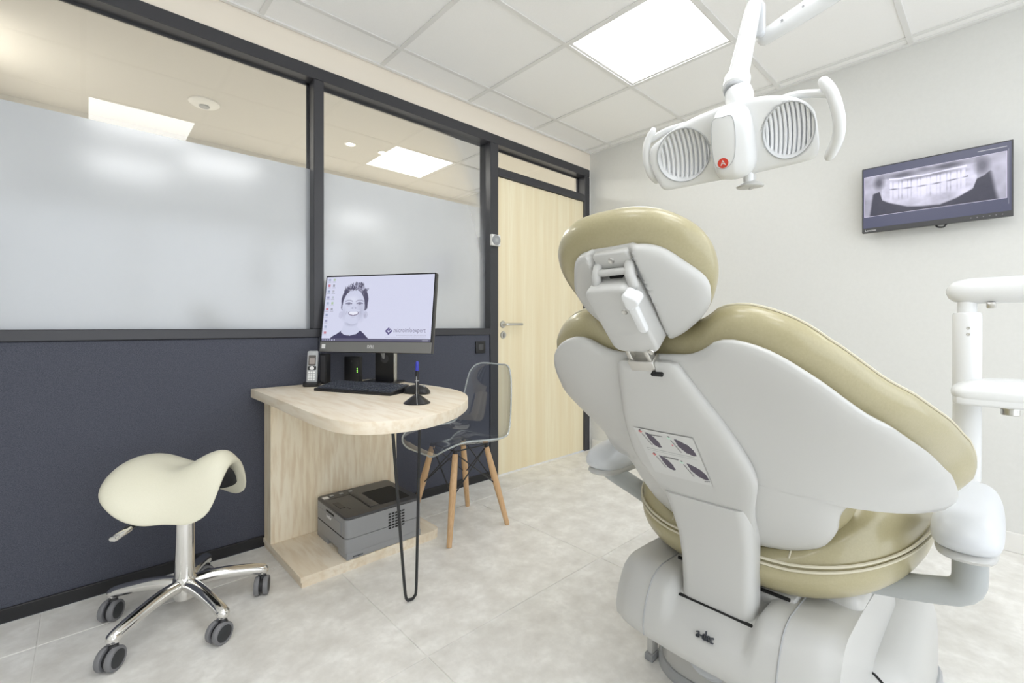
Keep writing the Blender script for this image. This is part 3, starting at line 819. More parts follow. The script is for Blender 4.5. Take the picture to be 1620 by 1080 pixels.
# grips
gr = MB().tube(smooth_open([lp(.171, .082, .02), lp(.186, .055, .03), lp(.197, .006, .035), lp(.195, -.034, .03), lp(.181, -.070, .02)], 18), [.010] + [.0115] * 16 + [.010], 14, True)
obj('grip', gr, M['white2'], head)
obj('grip_arm', MB().tube(smooth_open([lp(.182, .056, .024), lp(.15, .062, .0), lp(.11, .064, -.02), (lp(.03, .05, -.03))], 14), .012, 12, flat=.7), M['white2'], head)
gr = MB().tube(smooth_open([lp(-.187, .066, .0), lp(-.205, .040, .006), lp(-.213, .0, .008), lp(-.21, -.035, .004), lp(-.20, -.06, -.004)], 18), [.008] + [.009] * 16 + [.008], 14, True)
obj('grip', gr, M['white2'], head)
obj('grip_arm', MB().tube(smooth_open([lp(-.198, .045, .0), lp(-.16, .056, -.008), lp(-.11, .058, -.022), lp(-.03, .05, -.03)], 14), .010, 12, flat=.7), M['white2'], head)
# neck, upright tube, elbow, long arm, ceiling post
ax = (V(1.234, .43, 1.825) - V(1.129, .43, 1.60)).normalized()
nk = V(1.129, .43, 1.60)
obj('ball_joint', MB().lathe(lp(.012, .06, -.02), (nk - lp(.012, .06, -.02)), [(.02, -.01), (.028, .015), (.031, .035), (.029, .052), (.024, .058)], 24), M['white2'], dl)
obj('neck_ring', MB().lathe(nk - ax * .032, ax, [(.024, 0), (.026, .004), (.026, .008), (.024, .012)], 24), M['lgrey'], dl)
obj('neck_collar', MB().lathe(nk - ax * .02, ax, [(.022, -.008), (.029, 0), (.029, .028), (.027, .034), (.02, .036)], 24), M['white2'], dl)
e1 = V(1.238, .43, 1.834)
obj('upright_tube', MB().tube([nk, nk + ax * .05, e1 - ax * .02, e1], [.0225, .0225, .0185, .0175], 20, True), M['white2'], dl)
obj('elbow_plate', MB().prism(rrect(-.012, .012, -.045, .045, .011, 5), lambda a, b, n: V(1.262 + n * .4, .425 + a, 1.805 + b), -.02, .02, .004), M['cool'], dl)
e2 = V(1.302, .425, 1.778); e3 = V(1.302, -.5, 1.998)
obj('swing_arm', MB().tube([e2 + (e2 - e3).normalized() * .0, e2 + (e3 - e2) * .1, e2 + (e3 - e2) * .9, e3], [.020, .0235, .026, .026], 20, True), M['white2'], dl)
for k in (.05, .10):
    q = e2 + (e3 - e2) * k
    obj('screw', MB().lathe(q + V(-.0225, 0, 0), (-1, 0, 0), [(.003, 0), (.003, .0015)], 10), M['mgrey'], dl)
obj('ceiling_post', MB().tube([(1.302, -.5, 1.95), (1.302, -.5, ZC - .02)], .035, 24).lathe((1.302, -.5, ZC), (0, 0, -1), [(.11, 0.0005), (.11, .02), (.09, .035), (.04, .045)], 32), M['white2'], dl)

# ================================================================== DELIVERY ARM (right)
dv = thing('instrument_arm', 'white instrument delivery arm with hanging post and domed rest, right of the treatment chair', 'instrument arm', (1.7, -.62, 0))
obj('support_column', MB().tube([(1.7, -.62, .02), (1.7, -.62, 1.16)], .04, 24).lathe((1.7, -.62, 0), (0, 0, 1), [(.2, 0), (.2, .015), (.17, .03), (.05, .04)], 40), M['white2'], dv)
obj('horizontal_arm', MB().tube([(1.7, .075, 1.113), (1.7, .06, 1.113), (1.7, -.62, 1.118)], [.031, .034, .034], 28, True), M['white2'], dv)
obj('post_collar', MB().tube([(1.7, .065, 1.085), (1.7, .065, 1.05)], .019, 20), M['white2'], dv)
ps = obj('hanging_post', MB().tube([(1.7, .065, 1.056), (1.7, .065, 1.05), (1.7, .066, .62), (1.7, .066, .61)], [.026, .0285, .0275, .02], 24), M['white2'], dv)
for z in (1.016, 1.0):
    obj('screw', MB().lathe((1.672, .062, z), (-1, -.1, 0), [(.004, 0), (.0035, .0015), (.001, .001)], 10), M['steel'], ps)
obj('clip', MB().box(1.672, 1.69, .012, .03, 1.066, 1.082, .004), M['steel'], dv)
ro = smooth_closed([(1.60, .06), (1.61, .085), (1.65, .094), (1.72, .09), (1.78, .07), (1.80, 0), (1.78, -.10), (1.72, -.14), (1.65, -.13), (1.61, -.08)], 60)
rest = obj('domed_rest', MB().pillow(ro, lambda x, y, n: V(x, y, .855 + n), (1.69, -.02), .034, .024, kt=2.4, kb=14, n=12), M['white2'], dv, angle=60)
obj('rest_body', MB().prism(offset_outline(ro, -.003), lambda a, b, h: V(a, b, h), .824, .860, .006), M['white2'], rest)
obj('rest_knob', MB().lathe((1.67, -.012, .823), (0, 0, -1), [(.022, 0), (.022, .006), (.017, .007), (.017, .02), (.015, .022), (.001, .022)], 24), M['steel'], rest)

# ================================================================== WALL MONITOR
mx_ = XB - .075
wm = thing('wall_monitor', 'flat wall monitor showing a panoramic dental x-ray on the cream wall', 'monitor', (XB, .24, 1.68))
y0, y1, z0, z1 = -.031, .509, 1.511, 1.849
obj('casing', MB().box(mx_, mx_ + .022, y0, y1, z0, z1, .002, 1).box(mx_ + .02, mx_ + .045, y0 + .1, y1 - .1, z0 + .05, z1 - .05, .01), M['dgrey'], wm)
obj('wall_bracket', MB().box(mx_ + .04, XB - .008, .19, .29, 1.63, 1.73, .004).box(XB - .01, XB, .16, .32, 1.6, 1.76, .002), M['black'], wm)
obj('cable_hook', MB().tube(smooth_open([(mx_ + .012, .225, z0 + .004), (mx_ + .012, .215, z0 - .010), (mx_ + .012, .195, z0 - .012), (mx_ + .012, .185, z0 + .002)], 12), .004, 8), M['black'], wm)
Hh, Ww = 170, 280
rng = np.random.default_rng(5)
def fbm(h, w_, f, seed):
    r_ = np.random.default_rng(seed); out = np.zeros((h, w_))
    for o in range(3):
        g = r_.random((int(f * 2 ** o * h / w_) + 3, int(f * 2 ** o) + 3)); yy = np.linspace(0, g.shape[0] - 1.001, h); xx = np.linspace(0, g.shape[1] - 1.001, w_)
        i, j = yy.astype(int)[:, None], xx.astype(int)[None]; a, b = (yy % 1)[:, None], (xx % 1)[None]
        out += ((g[i, j] * (1 - a) + g[i + 1, j] * a) * (1 - b) + (g[i, j + 1] * (1 - a) + g[i + 1, j + 1] * a) * b) / 2 ** o
    return out / 1.75
xr = np.ones((Hh, Ww, 3)) * np.array([.085, .09, .155])
ih0, ih1, iw0, iw1 = int(.135 * Hh), int(.815 * Hh), int(.008 * Ww), int(.978 * Ww)
h_, w_ = ih1 - ih0, iw1 - iw0
yy, xx = np.mgrid[0:h_, 0:w_]; X = (xx + .5) / w_; Y = (yy + .5) / h_
n1, n2 = fbm(h_, w_, 9, 1), fbm(h_, w_, 30, 2)
g = .55 + .35 * (n1 - .5)                                                       # soft tissue, pale
sm = .44 - .42 * (X - .47) ** 2 * 1.3 - 0.0                                       # bite line (smile)
jaw = np.interp(X, [0, .05, .125, .145, .2, .34, .45, .57, .68, .79, .815, .86, .90, .97, 1], [.5, .45, .40, .62, .71, .86, .90, .92, .83, .67, .47, .42, .33, .5, .6])
ss = lambda e0, e1, v: np.clip((v - e0) / (e1 - e0), 0, 1) ** 2 * (3 - 2 * np.clip((v - e0) / (e1 - e0), 0, 1))
inj = (X > .14) & (X < .815)
body = inj * ss(-.02, .03, jaw - Y) * ss(0, .05, Y - (sm - .28))
g = g * (1 - body) + body * (.68 + .4 * (n1 - .5) + .12 * (n2 - .5))
dark = ss(0.0, .035, Y - jaw) * ss(.0, .02, X - .085 + .05 * Y) * ss(.02, .06, (.985 - .07 * (1 - Y)) - X)
g = g * (1 - dark) + dark * (.085 + .03 * n2)
for (cx, cy, rx, ry, v, al) in ((.12, .20, .045, .17, .16, .85), (.85, .22, .05, .2, .2, .8), (.30, .10, .10, .08, .15, .8), (.62, .08, .13, .07, .15, .85), (.46, .07, .05, .07, .2, .6),
                               (.36, .25, .13, .05, .22, .75), (.55, .22, .12, .06, .24, .7), (.70, .25, .06, .05, .3, .6), (.30, .62, .08, .07, .33, .55), (.66, .58, .1, .07, .33, .55), (.5, .66, .025, .07, .4, .6)):
    d = np.sqrt(((X - cx) / rx) ** 2 + ((Y - cy) / ry) ** 2); k = np.clip(1.3 - d, 0, 1) * al
    g = g * (1 - k) + v * k
g += .42 * np.exp(-((Y - (sm - .27 + .05 * n1)) / .018) ** 2) * (X > .2) * (X < .75)
for row, (amp, ln, dy) in enumerate(((1, .10, -.085), (1, .15, .10))):               # teeth
    ph = np.abs(sin(0) + np.sin((X - .2 + .006 * np.sin(X * 90)) * PI * 29))
    k = (.25 + .75 * ss(.1, .7, ph)) * (.75 + .5 * n2) * np.exp(-((Y - sm - dy) / ln) ** 4) * (X > .2) * (X < .74)
    g = g * (1 - k * .75) + k * .75 * (.97 if row == 0 else .85)
k = np.exp(-((Y - sm) / .014) ** 2) * (X > .2) * (X < .76) * (.55 + .45 * np.sin(X * 60)) ; g = g * (1 - k * .8) + .06 * k
g = np.clip(g, .03, 1)
g = np.clip((g - .08) * 1.22 + .06, .03, 1)
xr[ih0:ih1, iw0:iw1] = (g ** 1.5)[..., None] * np.array([.86, .84, 1.0]) + np.array([.025, .025, .05])
wl_ = (.72, .68, .85)
xr[ih0, iw0:iw1] = wl_; xr[ih1 - 1, iw0:iw1] = wl_; xr[ih0:ih1, iw0] = wl_; xr[ih0:ih1, iw1 - 1] = wl_
xr[int(.06 * Hh):int(.06 * Hh) + 2, int(.80 * Ww):int(.975 * Ww)] = (.45, .45, .5)
xr[int(.10 * Hh):int(.9 * Hh), int(.984 * Ww):int(.988 * Ww)] = (.25, .25, .32)
picture('screen', xr, lambda u, v: V(mx_ - .0008, y1 - .006 - (y1 - y0 - .012) * u, z1 - .006 - (z1 - z0 - .03) * v), M['screen_pic'], wm)
text('maker_name', 'Lenovo', (mx_ - .001, y1 - .036, z0 + .011), (0, -1, 0), (0, 0, 1), .014, M['whiteprint'], wm, width=.045)
ic = MB()
for k in range(6): ic.box(mx_ - .001, mx_, .10 - k * .02, .104 - k * .02, z0 + .010, z0 + .014)
obj('button_marks', ic, M['inkg'], wm, smooth=False)

# ================================================================== DESK
dk_ = thing('desk', 'pale oak reception desk with rounded teardrop top, slab support and one black hairpin leg', 'desk', (.9, 1.9, 0))
DZ = .736
do = [(.552, YW - .001), (.552, 2.1), (.550, 1.9), (.545, 1.65), (.545, 1.50), (.558, 1.38), (.60, 1.30), (.67, 1.258), (.74, 1.245), (.82, 1.252), (.945, 1.307), (1.064, 1.401), (1.137, 1.484), (1.19, 1.58), (1.222, 1.70), (1.224, 1.838), (1.212, 1.953), (1.20, 2.1), (1.19, YW - .001)]
dsm = [tuple(q) for q in smooth_open(do, 70)]
obj('desktop', MB().prism(dsm, lambda a, b, h: V(a, b, h), DZ - .039, DZ, .0018), M['oak_h'], dk_, angle=40)
obj('support_slab', MB().box(.607, 1.232, 2.238, YW - .003, .042, DZ - .039, .002, 1), M['oak_v'], dk_, smooth=False)
bo2 = [(.603, YW - .003), (.612, 1.862)] + [(1.225 + .035 * sin(R(q)), 1.897 - .035 * cos(R(q))) for q in (0, 25, 50, 75, 90)] + [(1.26, YW - .003)]
obj('plinth_board', MB().prism(bo2, lambda a, b, h: V(a, b, h), .0215, .042, .001), M['oak_h'], dk_, angle=30)
c2 = np.mean(bo2, 0)
obj('plinth_base', MB().prism([tuple(c2 + (np.array(q) - c2) * .99) for q in bo2], lambda a, b, h: V(a, b if b < YW - .01 else YW - .003, h), .0, .0215), M['oak_h'], dk_, angle=30)
hl = obj('hairpin_leg', MB().tube(smooth_open([(.772, 1.435, .70), (.800, 1.455, .48), (.845, 1.485, .12), (.862, 1.496, .022), (.876, 1.503, .0075), (.894, 1.500, .0075), (.902, 1.494, .03), (.895, 1.474, .20), (.878, 1.435, .50), (.864, 1.405, .70)], 70), .0055, 10), M['blackm'], dk_)
obj('leg_plate', MB().box(.75, .885, 1.39, 1.45, .6935, .6968, .001, 1), M['blackm'], hl)

# ================================================================== PRINTER (on the plinth)
pr = thing('printer', 'dark grey laser printer standing on the desk plinth', 'printer', (.97, 2.03, .042))
x0, x1, y0, y1, z0, z1 = .792, 1.155, 1.862, 2.198, .0425, .222
fb = MB()
body = rrect(x0, x1, y0, y1, .022, 5)
fb.prism(body, lambda a, b, h: V(a, b, h), z0 + .09, z1 - .012, .002)
obj('upper_body', fb, M['mgrey'], pr, angle=40)
low = MB()
low.prism(body, lambda a, b, h: V(a, b, h), z0 + .028, z0 + .088, .002)
for a in ((y0 + .0, y0 + .10), (y1 - .13, y1)):
    low.box(x0 + .004, x1 - .004, a[0] + .002, a[1] - .002, z0, z0 + .03, .004)
low.box(x0 + .06, x1 - .004, y0 + .01, y1 - .01, z0 + .004, z0 + .03)
dr = obj('paper_drawer', low, M['mgrey'], pr, angle=40)
obj('drawer_recess', MB().box(x0 + .052, x0 + .06, y0 + .10, y1 - .13, z0, z0 + .027), M['slot'], dr, smooth=False)
top = MB()
c3 = np.mean(body, 0)
top.prism(body, lambda a, b, h: V(a, b, h), z1 - .013, z1, .005)
tp = obj('top_cover', top, M['dgrey'], pr, angle=40)
obj('output_well', MB().prism(rrect(.965, 1.12, 1.905, 2.10, .012, 3), lambda a, b, h: V(a, b, h), z1 - .001, z1 + .0004), M['slot'], tp, smooth=False)
obj('output_flap', MB().prism(rrect(.925, .965, 1.91, 2.12, .01, 3), lambda a, b, h: V(a, b, h), z1 - .001, z1 + .0022, .001), M['dgrey'], tp)
obj('flap_notch', MB().box(.962, .969, 2.0, 2.02, z1 + .001, z1 + .003), M['slot'], tp, smooth=False)
ln = MB().box(.92, .922, 1.90, 2.13, z1 - .001, z1 + .0006).box(.82, .922, 2.12, 2.122, z1 - .001, z1 + .0006)
obj('cover_joint', ln, M['slot'], tp, smooth=False)
obj('manual_tray_latch', MB().box(.815, .84, 1.98, 2.06, z1, z1 + .0015, .0006, 1).box(.846, .850, 1.95, 1.975, z1, z1 + .001), M['black'], tp, smooth=False)
for k in range(3): obj('button', MB().box(.84 + k * .045, .858 + k * .045, 2.15, 2.166, z1, z1 + .0025, .001, 1), M['lgrey'], tp)
obj('display', MB().box(.805, .83, 2.135, 2.165, z1, z1 + .001), M['whiteprint'], tp, smooth=False)
obj('front_slot', MB().box(x0 - .0008, x0 + .002, 1.985, 2.075, z1 - .030, z1 - .022), M['slot'], pr, smooth=False)
obj('front_seam', MB().box(x0 - .0006, x0 + .002, y0 + .022, y1 - .022, z0 + .087, z0 + .0905), M['slot'], pr, smooth=False)
obj('front_panel', MB().box(x0 - .0025, x0 + .002, 1.91, 2.17, z0 + .097, z1 - .034, .001, 1), M['mgrey'], pr)
text('maker_name', 'brother', (x0 - .0035, 2.035, z1 - .046), (0, -1, 0), (0, 0, 1), .022, M['whiteprint'], pr, width=.055)
vents = MB()
for i in range(6):
    for j in range(5): vents.box(.985 + j * .0165, .998 + j * .0165, y0 - .0007, y0 + .002, z1 - .040 - i * .0125, z1 - .033 - i * .0125)
obj('vent_grille', vents, M['slot'], pr, smooth=False)
mk = MB()
for k in range(9): mk.box(.823 + k * .005, .826 + k * .005, y0 - .0006, y0 + .001, z0 + .008, z0 + .013)
obj('side_marking', mk, M['ink'], pr, smooth=False)

# ================================================================== ALL-IN-ONE COMPUTER on the desk
A = V(.843, 2.297, 0); B = V(1.16, 1.79, 0)
ux = (B - A).normalized(); nb = V(-ux.y, ux.x, 0)           # nb points to the back of the screen
if nb.y < 0: nb = -nb
W_ = (B - A).length; tilt = R(8.5)
up = V(0, 0, cos(tilt)) + nb * sin(tilt); nf = (ux.cross(up)).normalized()
if nf.dot(nb) > 0: nf = -nf
O_ = A + V(0, 0, .897)
def sc_(u, v, n): return O_ + ux * (W_ * u) + up * v + nf * n
HS = .382
pc_ = thing('computer', 'large all-in-one desktop computer with a smiling boy on its screen, on the oak desk', 'computer', (1.09, 2.1, DZ))
mtx = Matrix((ux, nf, up)).transposed().to_4x4(); mtx.translation = O_
obj('casing', MB().box(0, W_, -.03, 0, 0, HS, .003, 2, mtx), M['dgrey'], pc_, angle=40)
obj('chin', MB().box(.001, W_ - .001, -.004, .0022, .0005, .050, .001, 1, mtx), mat('gunmetal_chin', (.22, .218, .212), .4, metal=.3), pc_, angle=40)
obj('bezel', MB().box(0, W_, -.01, .0012, .048, HS, .001, 1, mtx), M['black'], pc_)
text('maker_name', 'DELL', sc_(.475, .026, .0028), ux, up, .022, M['whiteprint'], pc_, width=.036)
obj('sticker', MB().box(.012, .032, .002, .0029, .016, .037, 0, 1, mtx), M['whiteprint'], pc_, smooth=False)
# wallpaper: boy's portrait, company mark, desktop symbols and task bar
H2, W2 = 180, 300
im = np.ones((H2, W2, 3)) * np.array([.64, .655, .82])
asp = W2 / H2
sk = (.60, .62, .78); hair = (.075, .07, .125); cloth = (.045, .04, .10); lin = (.20, .19, .29)
# shirt and neck
poly_fill(im, [(.07, .985), (.10, .93), (.155, .88), (.18, .84), (.36, .83), (.41, .90), (.46, .985)], cloth)
poly_fill(im, [(.205, .68), (.195, .80), (.18, .86), (.215, .905), (.27, .915), (.33, .89), (.365, .835), (.335, .79), (.335, .68)], sk)
ell(im, .272, .725, .072, .06, (.30, .31, .43), .85, .9)
# ears
ell(im, .166, .60, .020, .055, (.55, .56, .72)); ell(im, .402, .60, .021, .055, (.53, .54, .69)); ell(im, .398, .61, .007, .03, (.36, .36, .48), .6)
# head
ell(im, .288, .37, .128, .235, hair); poly_fill(im, [(.165, .36), (.165, .50), (.176, .53), (.20, .40)], hair); poly_fill(im, [(.415, .34), (.415, .50), (.39, .54), (.37, .40)], hair)
ell(im, .280, .475, .106, .270, sk); ell(im, .272, .60, .088, .135, sk)
ell(im, .355, .55, .05, .2, (.42, .43, .57), .65, .9); ell(im, .192, .58, .028, .13, (.46, .47, .61), .6, .9); ell(im, .27, .36, .07, .08, (.70, .72, .86), .8, .9)
r_ = np.random.default_rng(2)
for k in range(150):                                           # spiky hair strokes
    q = r_.random(); x = .185 + .205 * q; y = .255 - .09 * math.sin(PI * q) + r_.normal(0, .018)
    dx, dy = r_.normal(.012 * (q - .3), .007), -.030 - .035 * r_.random() * (1 - abs(q - .62))
    c = hair if r_.random() < .62 else (.42, .42, .56)
    seg(im, x, y + .03, x + dx, y + dy, .0045, c, .85, asp)
for k in range(10): seg(im, .33 + .01 * r_.random(), .17, .350 + .006 * r_.normal(), .105 + .03 * r_.random(), .005, hair, .9, asp)
# brows, eyes, nose, mouth
for sx, cx in ((-1, .235), (1, .338)):
    for q in np.linspace(-1, 1, 14): ell(im, cx + .034 * q, .372 + .018 * q * q, .006, .008, (.34, .34, .46), .8)
    for q in np.linspace(-1, 1, 14): ell(im, cx + .026 * q, .425 - .012 * (1 - q * q), .006, .0075, (.13, .12, .2), .9)
    ell(im, cx, .432, .016, .012, (.16, .15, .24), .8); ell(im, cx, .458, .026, .01, (.46, .46, .6), .6, .8)
ell(im, .272, .495, .010, .009, lin, .8); ell(im, .302, .495, .010, .009, lin, .8); ell(im, .287, .488, .03, .03, (.5, .51, .66), .35, .9)
ell(im, .285, .572, .050, .040, (.24, .21, .31)); ell(im, .285, .568, .042, .030, (.80, .81, .92)); poly_fill(im, [(.222, .53), (.35, .53), (.34, .545), (.285, .552), (.232, .545)], sk)
for s_ in (-1, 1): seg(im, .285 + s_ * .062, .545, .285 + s_ * .072, .59, .005, (.42, .42, .56), .8, asp)
ell(im, .285, .63, .03, .012, (.46, .46, .6), .6, .8)
# company mark (diamond with an E) at lower right
def dia(cx, cy, r): return [(cx, cy - r), (cx + r * .62, cy), (cx, cy + r), (cx - r * .62, cy)]
cx, cy = .625, .845
poly_fill(im, [(cx - .034, cy), (cx, cy - .056), (cx + .010, cy - .040), (cx - .012, cy), (cx + .002, cy + .024), (cx + .030, cy - .022), (cx + .036, cy + .0), (cx, cy + .058)], (.10, .08, .22))
poly_fill(im, [(cx - .004, cy - .010), (cx + .014, cy - .040), (cx + .022, cy - .028), (cx + .004, cy + .004)], (.10, .08, .22))
for (x0_, x1_, y_) in ((.70, .955, .912), (.60, .955, .942)):
    for q in np.arange(x0_, x1_, .012): seg(im, q, y_, q + .006, y_, .004, (.42, .42, .55), .8, asp)
# desktop symbols and task bar
cols = [(.3, .35, .5), (.35, .5, .25), (.5, .05, .08), (.25, .25, .3), (.2, .25, .4), (.35, .35, .4), (.2, .2, .35), (.4, .45, .5)]
for i in range(10):
    for j in range(2):
        if j and i > 5: continue
        c = cols[(i * 2 + j) % 8]; x = .028 + .046 * j; y = .045 + i * .092
        poly_fill(im, [(x - .011, y - .018), (x + .011, y - .018), (x + .011, y + .018), (x - .011, y + .018)], c, .75)
        seg(im, x - .014, y + .034, x + .014, y + .034, .005, (.4, .4, .5), .8, asp)
im[int(.965 * H2):] = (.11, .105, .17)
for k in range(6): ell(im, .015 + .022 * k, .982, .006, .010, (.6, .62, .8) if k > 3 else (.35, .36, .5))
seg(im, .93, .982, .975, .982, .006, (.5, .5, .62), 1, asp)
picture('screen', im, lambda u, v: sc_(.010 + .98 * u, .053 + (HS - .060) * (1 - v), .0018), M['screen_pic'], pc_)
ms = mat('screen_lettering', (.05, .05, .06), .5, emit=(.19, .18, .27), es=1.0)
text('screen_lettering', 'microinfoexpert', sc_(.805, .053 + (HS - .06) * .165, .0022), ux, up, .03, ms, pc_, ext=.0001, width=.165)
# stand
sb = V(1.105, 2.115, 0)
m2 = Matrix((ux, -nb, V(0, 0, 1))).transposed().to_4x4(); m2.translation = sb
stn = obj('stand_neck', MB().box(-.055, .048, -.012, .012, DZ + .008, 1.10, .004, 2, m2), M['black'], pc_)
obj('neck_edge', MB().box(.0475, .056, -.013, .013, DZ + .008, 1.09, .003, 2, m2), M['steel'], stn)
obj('neck_hole', MB().lathe(sb - nb * .0125 + V(0, 0, .86), -nb, [(.022, 0), (.022, .001), (.017, .0015)], 24), M['dgrey'], stn)
obj('stand_mount', MB().box(-.05, .05, -.012, .035, 1.04, 1.12, .01, 2, m2), M['black'], pc_)
obj('stand_base', MB().box(-.12, .07, -.07, .09, DZ + .0003, DZ + .011, .004, 2, m2), M['black'], pc_)
cb = MB()
for (a0, a1) in ((-.032, -.008), (-.004, -.006), (.022, -.004)):
    cb.tube(smooth_open([sb + ux * a0 - nb * .03 + V(0, 0, 1.0), sb + ux * (a0 * .6 + a1 * .4) - nb * .032 + V(0, 0, .93), sb + ux * a1 - nb * .013 + V(0, 0, .86)], 10), .0035, 8)
obj('cable', cb, M['lgrey'], pc_)

# ================================================================== keyboard, mouse, pen, phone, boxes
kbt = thing('keyboard', 'black wired keyboard on the oak desk in front of the computer', 'keyboard', (.88, 1.92, DZ))
F0 = V(.74, 2.08, 0); F1 = V(.911, 1.71, 0); ku = (F1 - F0).normalized(); kd = V(-ku.y, ku.x, 0)
if kd.x < 0: kd = -kd
KW, KD = (F1 - F0).length, .132
def kf(u, v, n): return F0 + ku * (KW * u) + kd * (KD * v) + V(0, 0, DZ + .009 + .020 * v + n)
body = [(-.0, -.0), (1, 0), (1, 1), (0, 1)]
mb = MB()
ring0 = [F0 + ku * (KW * u) + kd * (KD * v) + V(0, 0, DZ + .0005) for u, v in body]
ring1 = [kf(u, v, .0) for u, v in body]; c_ = sum(ring1, V(0, 0, 0)) / 4
ring2 = [q + (c_ - q) * .012 + V(0, 0, .003) for q in ring1]
obj('body', mb.loft([ring0, ring1, ring2]), M['black'], kbt, smooth=False)
kk = MB(); nkeys = 0
for r in range(6):
    v0 = .10 + r * .145; x = .02
    while x < .97:
        wk = .042
        if r == 0 and .20 < x < .25: wk = .22
        if not (.665 < x < .685 or .80 < x < .815):
            q = [kf(x, v0, .003), kf(x + wk - .008, v0, .003), kf(x + wk - .008, v0 + .115, .003), kf(x, v0 + .115, .003)]
            cc = sum(q, V(0, 0, 0)) / 4; kk.loft([q, [p + (cc - p) * .16 + V(0, 0, .004) for p in q]])
        x += wk + .0005
obj('keys', kk, M['key'], kbt, smooth=False, kind='stuff')
mo = thing('mouse', 'small black computer mouse beside the keyboard, nearest the pen stand', 'mouse', (1.03, 1.70, DZ))
oo = smooth_closed([(-.06, 0), (-.05, .024), (0, .033), (.045, .028), (.058, 0), (.045, -.028), (0, -.033), (-.05, -.024)], 40)
mu = -ku; mv = V(-mu.y, mu.x, 0)
mbody = obj('body', MB().pillow(oo, lambda a, b, n: V(1.03, 1.70, DZ + .003 + n) + mu * a + mv * b, (0, 0), .034, .002, kt=2.2, kb=8, n=10), M['black'], mo, angle=80)
obj('scroll_wheel', MB().lathe(V(1.03, 1.70, DZ + .030) - mu * .034 - mv * .004, mv, [(.006, 0), (.0075, .002), (.0075, .006), (.006, .008)], 16), M['mgrey'], mo)
pst = thing('pen_stand', 'ballpoint counter pen with blue cap standing in a black cone base', 'pen stand', (.90, 1.483, DZ))
obj('base', MB().lathe((.90, 1.483, DZ), (0, 0, 1), [(.049, 0.0003), (.049, .003), (.045, .006), (.022, .024), (.014, .029), (.009, .030), (.007, .036)], 36), M['black'], pst)
obj('pen', MB().tube([(.90, 1.483, DZ + .03), (.9005, 1.4835, DZ + .05), (.901, 1.484, DZ + .09), (.9012, 1.484, DZ + .122)], [.005, .0065, .007, .0065], 14), M['black'], pst)
obj('pen_cap', MB().tube([(.9012, 1.484, DZ + .122), (.9015, 1.484, DZ + .15)], [.0068, .006], 14, True), M['blue'], pst)
obj('pen_ring', MB().tube([(.9009, 1.484, DZ + .082), (.9009, 1.484, DZ + .085)], .0078, 14), M['lgrey'], pst)
obj('cord', MB().tube(smooth_open([(.893, 1.477, DZ + .10), (.893, 1.474, DZ + .06), (.889, 1.468, DZ + .034), (.884, 1.458, DZ + .020), (.877, 1.445, DZ + .006), (.874, 1.437, DZ + .003)], 24), .0013, 8), M['lgrey'], pst)

ph = thing('cordless_phone', 'silver cordless phone handset upright in its black cradle at the back of the desk', 'phone', (.79, 2.24, DZ))
pu = V(.82, -.57, 0).normalized(); pn = V(-pu.y, pu.x, 0)
if pn.y > 0: pn = -pn                                        # faces the room
po_ = V(.79, 2.245, DZ)
def pf(a, h, n): return po_ + pu * a + V(0, 0, h) + pn * (n - h * .16)
obj('cradle', MB().prism(rrect(-.036, .036, -.04, .035, .012, 4), lambda a, b, h: po_ + pu * a + pn * b + V(0, 0, h), .0004, .022, .006), M['black'], ph)
hs = obj('handset', MB().prism(rrect(-.0235, .0235, .012, .168, .008, 4), lambda a, b, n: pf(a, b, n), -.002, .018, .005), M['lgrey'], ph)
obj('display', MB().prism(rrect(-.0165, .0165, .098, .148, .003, 2), lambda a, b, n: pf(a, b, n), .0175, .0188), mat('phone_display', (.10, .09, .085), .25), hs, smooth=False)
obj('display_glass', MB().prism(rrect(-.012, .012, .106, .134, .002, 2), lambda a, b, n: pf(a, b, n), .0187, .0192), mat('phone_lcd', (.33, .29, .27), .2), hs, smooth=False)
obj('navigation_key', MB().lathe(pf(0, .086, .018), pn, [(.010, 0), (.010, .001), (.005, .0016), (.001, .001)], 20), M['whiteprint'], hs)
obj('key_band', MB().prism(rrect(-.0195, .0195, .078, .096, .003, 2), lambda a, b, n: pf(a, b, n), .0172, .0182), M['black'], hs, smooth=False)
kp = MB()
for i in range(4):
    for j in range(3): kp.prism(rrect(-.016 + j * .0112, -.0075 + j * .0112, .030 + i * .011, .038 + i * .011, .002, 2), lambda a, b, n: pf(a, b, n), .0175, .0189)
obj('keypad', kp, M['whiteprint'], hs, smooth=False)
bx = thing('router', 'small black box with green lights, upright behind the keyboard', 'router', (1.0, 2.265, DZ))
m3 = Matrix((ux, -nb, V(0, 0, 1))).transposed().to_4x4(); m3.translation = V(1.0, 2.262, 0)
obj('casing', MB().box(-.046, .046, -.014, .014, DZ + .0005, DZ + .132, .006, 2, m3), M['black'], bx)
ld = MB()
for k in range(3): ld.box(.030, .034, .0138, .0148, DZ + .052 + k * .009, DZ + .057 + k * .009, 0, 1, m3)
obj('green_lights', ld, M['led'], bx, smooth=False)
obj('emblem', MB().lathe(m3 @ V(0, .014, DZ + .108), -nb, [(.005, 0), (.005, .0008)], 14), M['dgrey'], bx)
sl = thing('slim_box', 'slim black upright box between the phone and the computer screen', 'box', (.872, 2.30, DZ))
m4 = Matrix((ux, -nb, V(0, 0, 1))).transposed().to_4x4(); m4.translation = V(.872, 2.297, 0)
obj('casing', MB().box(-.018, .018, -.02, .02, DZ + .0005, DZ + .15, .004, 2, m4), M['black'], sl)
obj('front_plate', MB().box(-.013, .013, .0195, .021, DZ + .008, DZ + .142, .001, 1, m4), M['dgrey'], sl)

def ss1(a, b, x):
    x = min(1, max(0, (x - a) / (b - a))); return x * x * (3 - 2 * x)

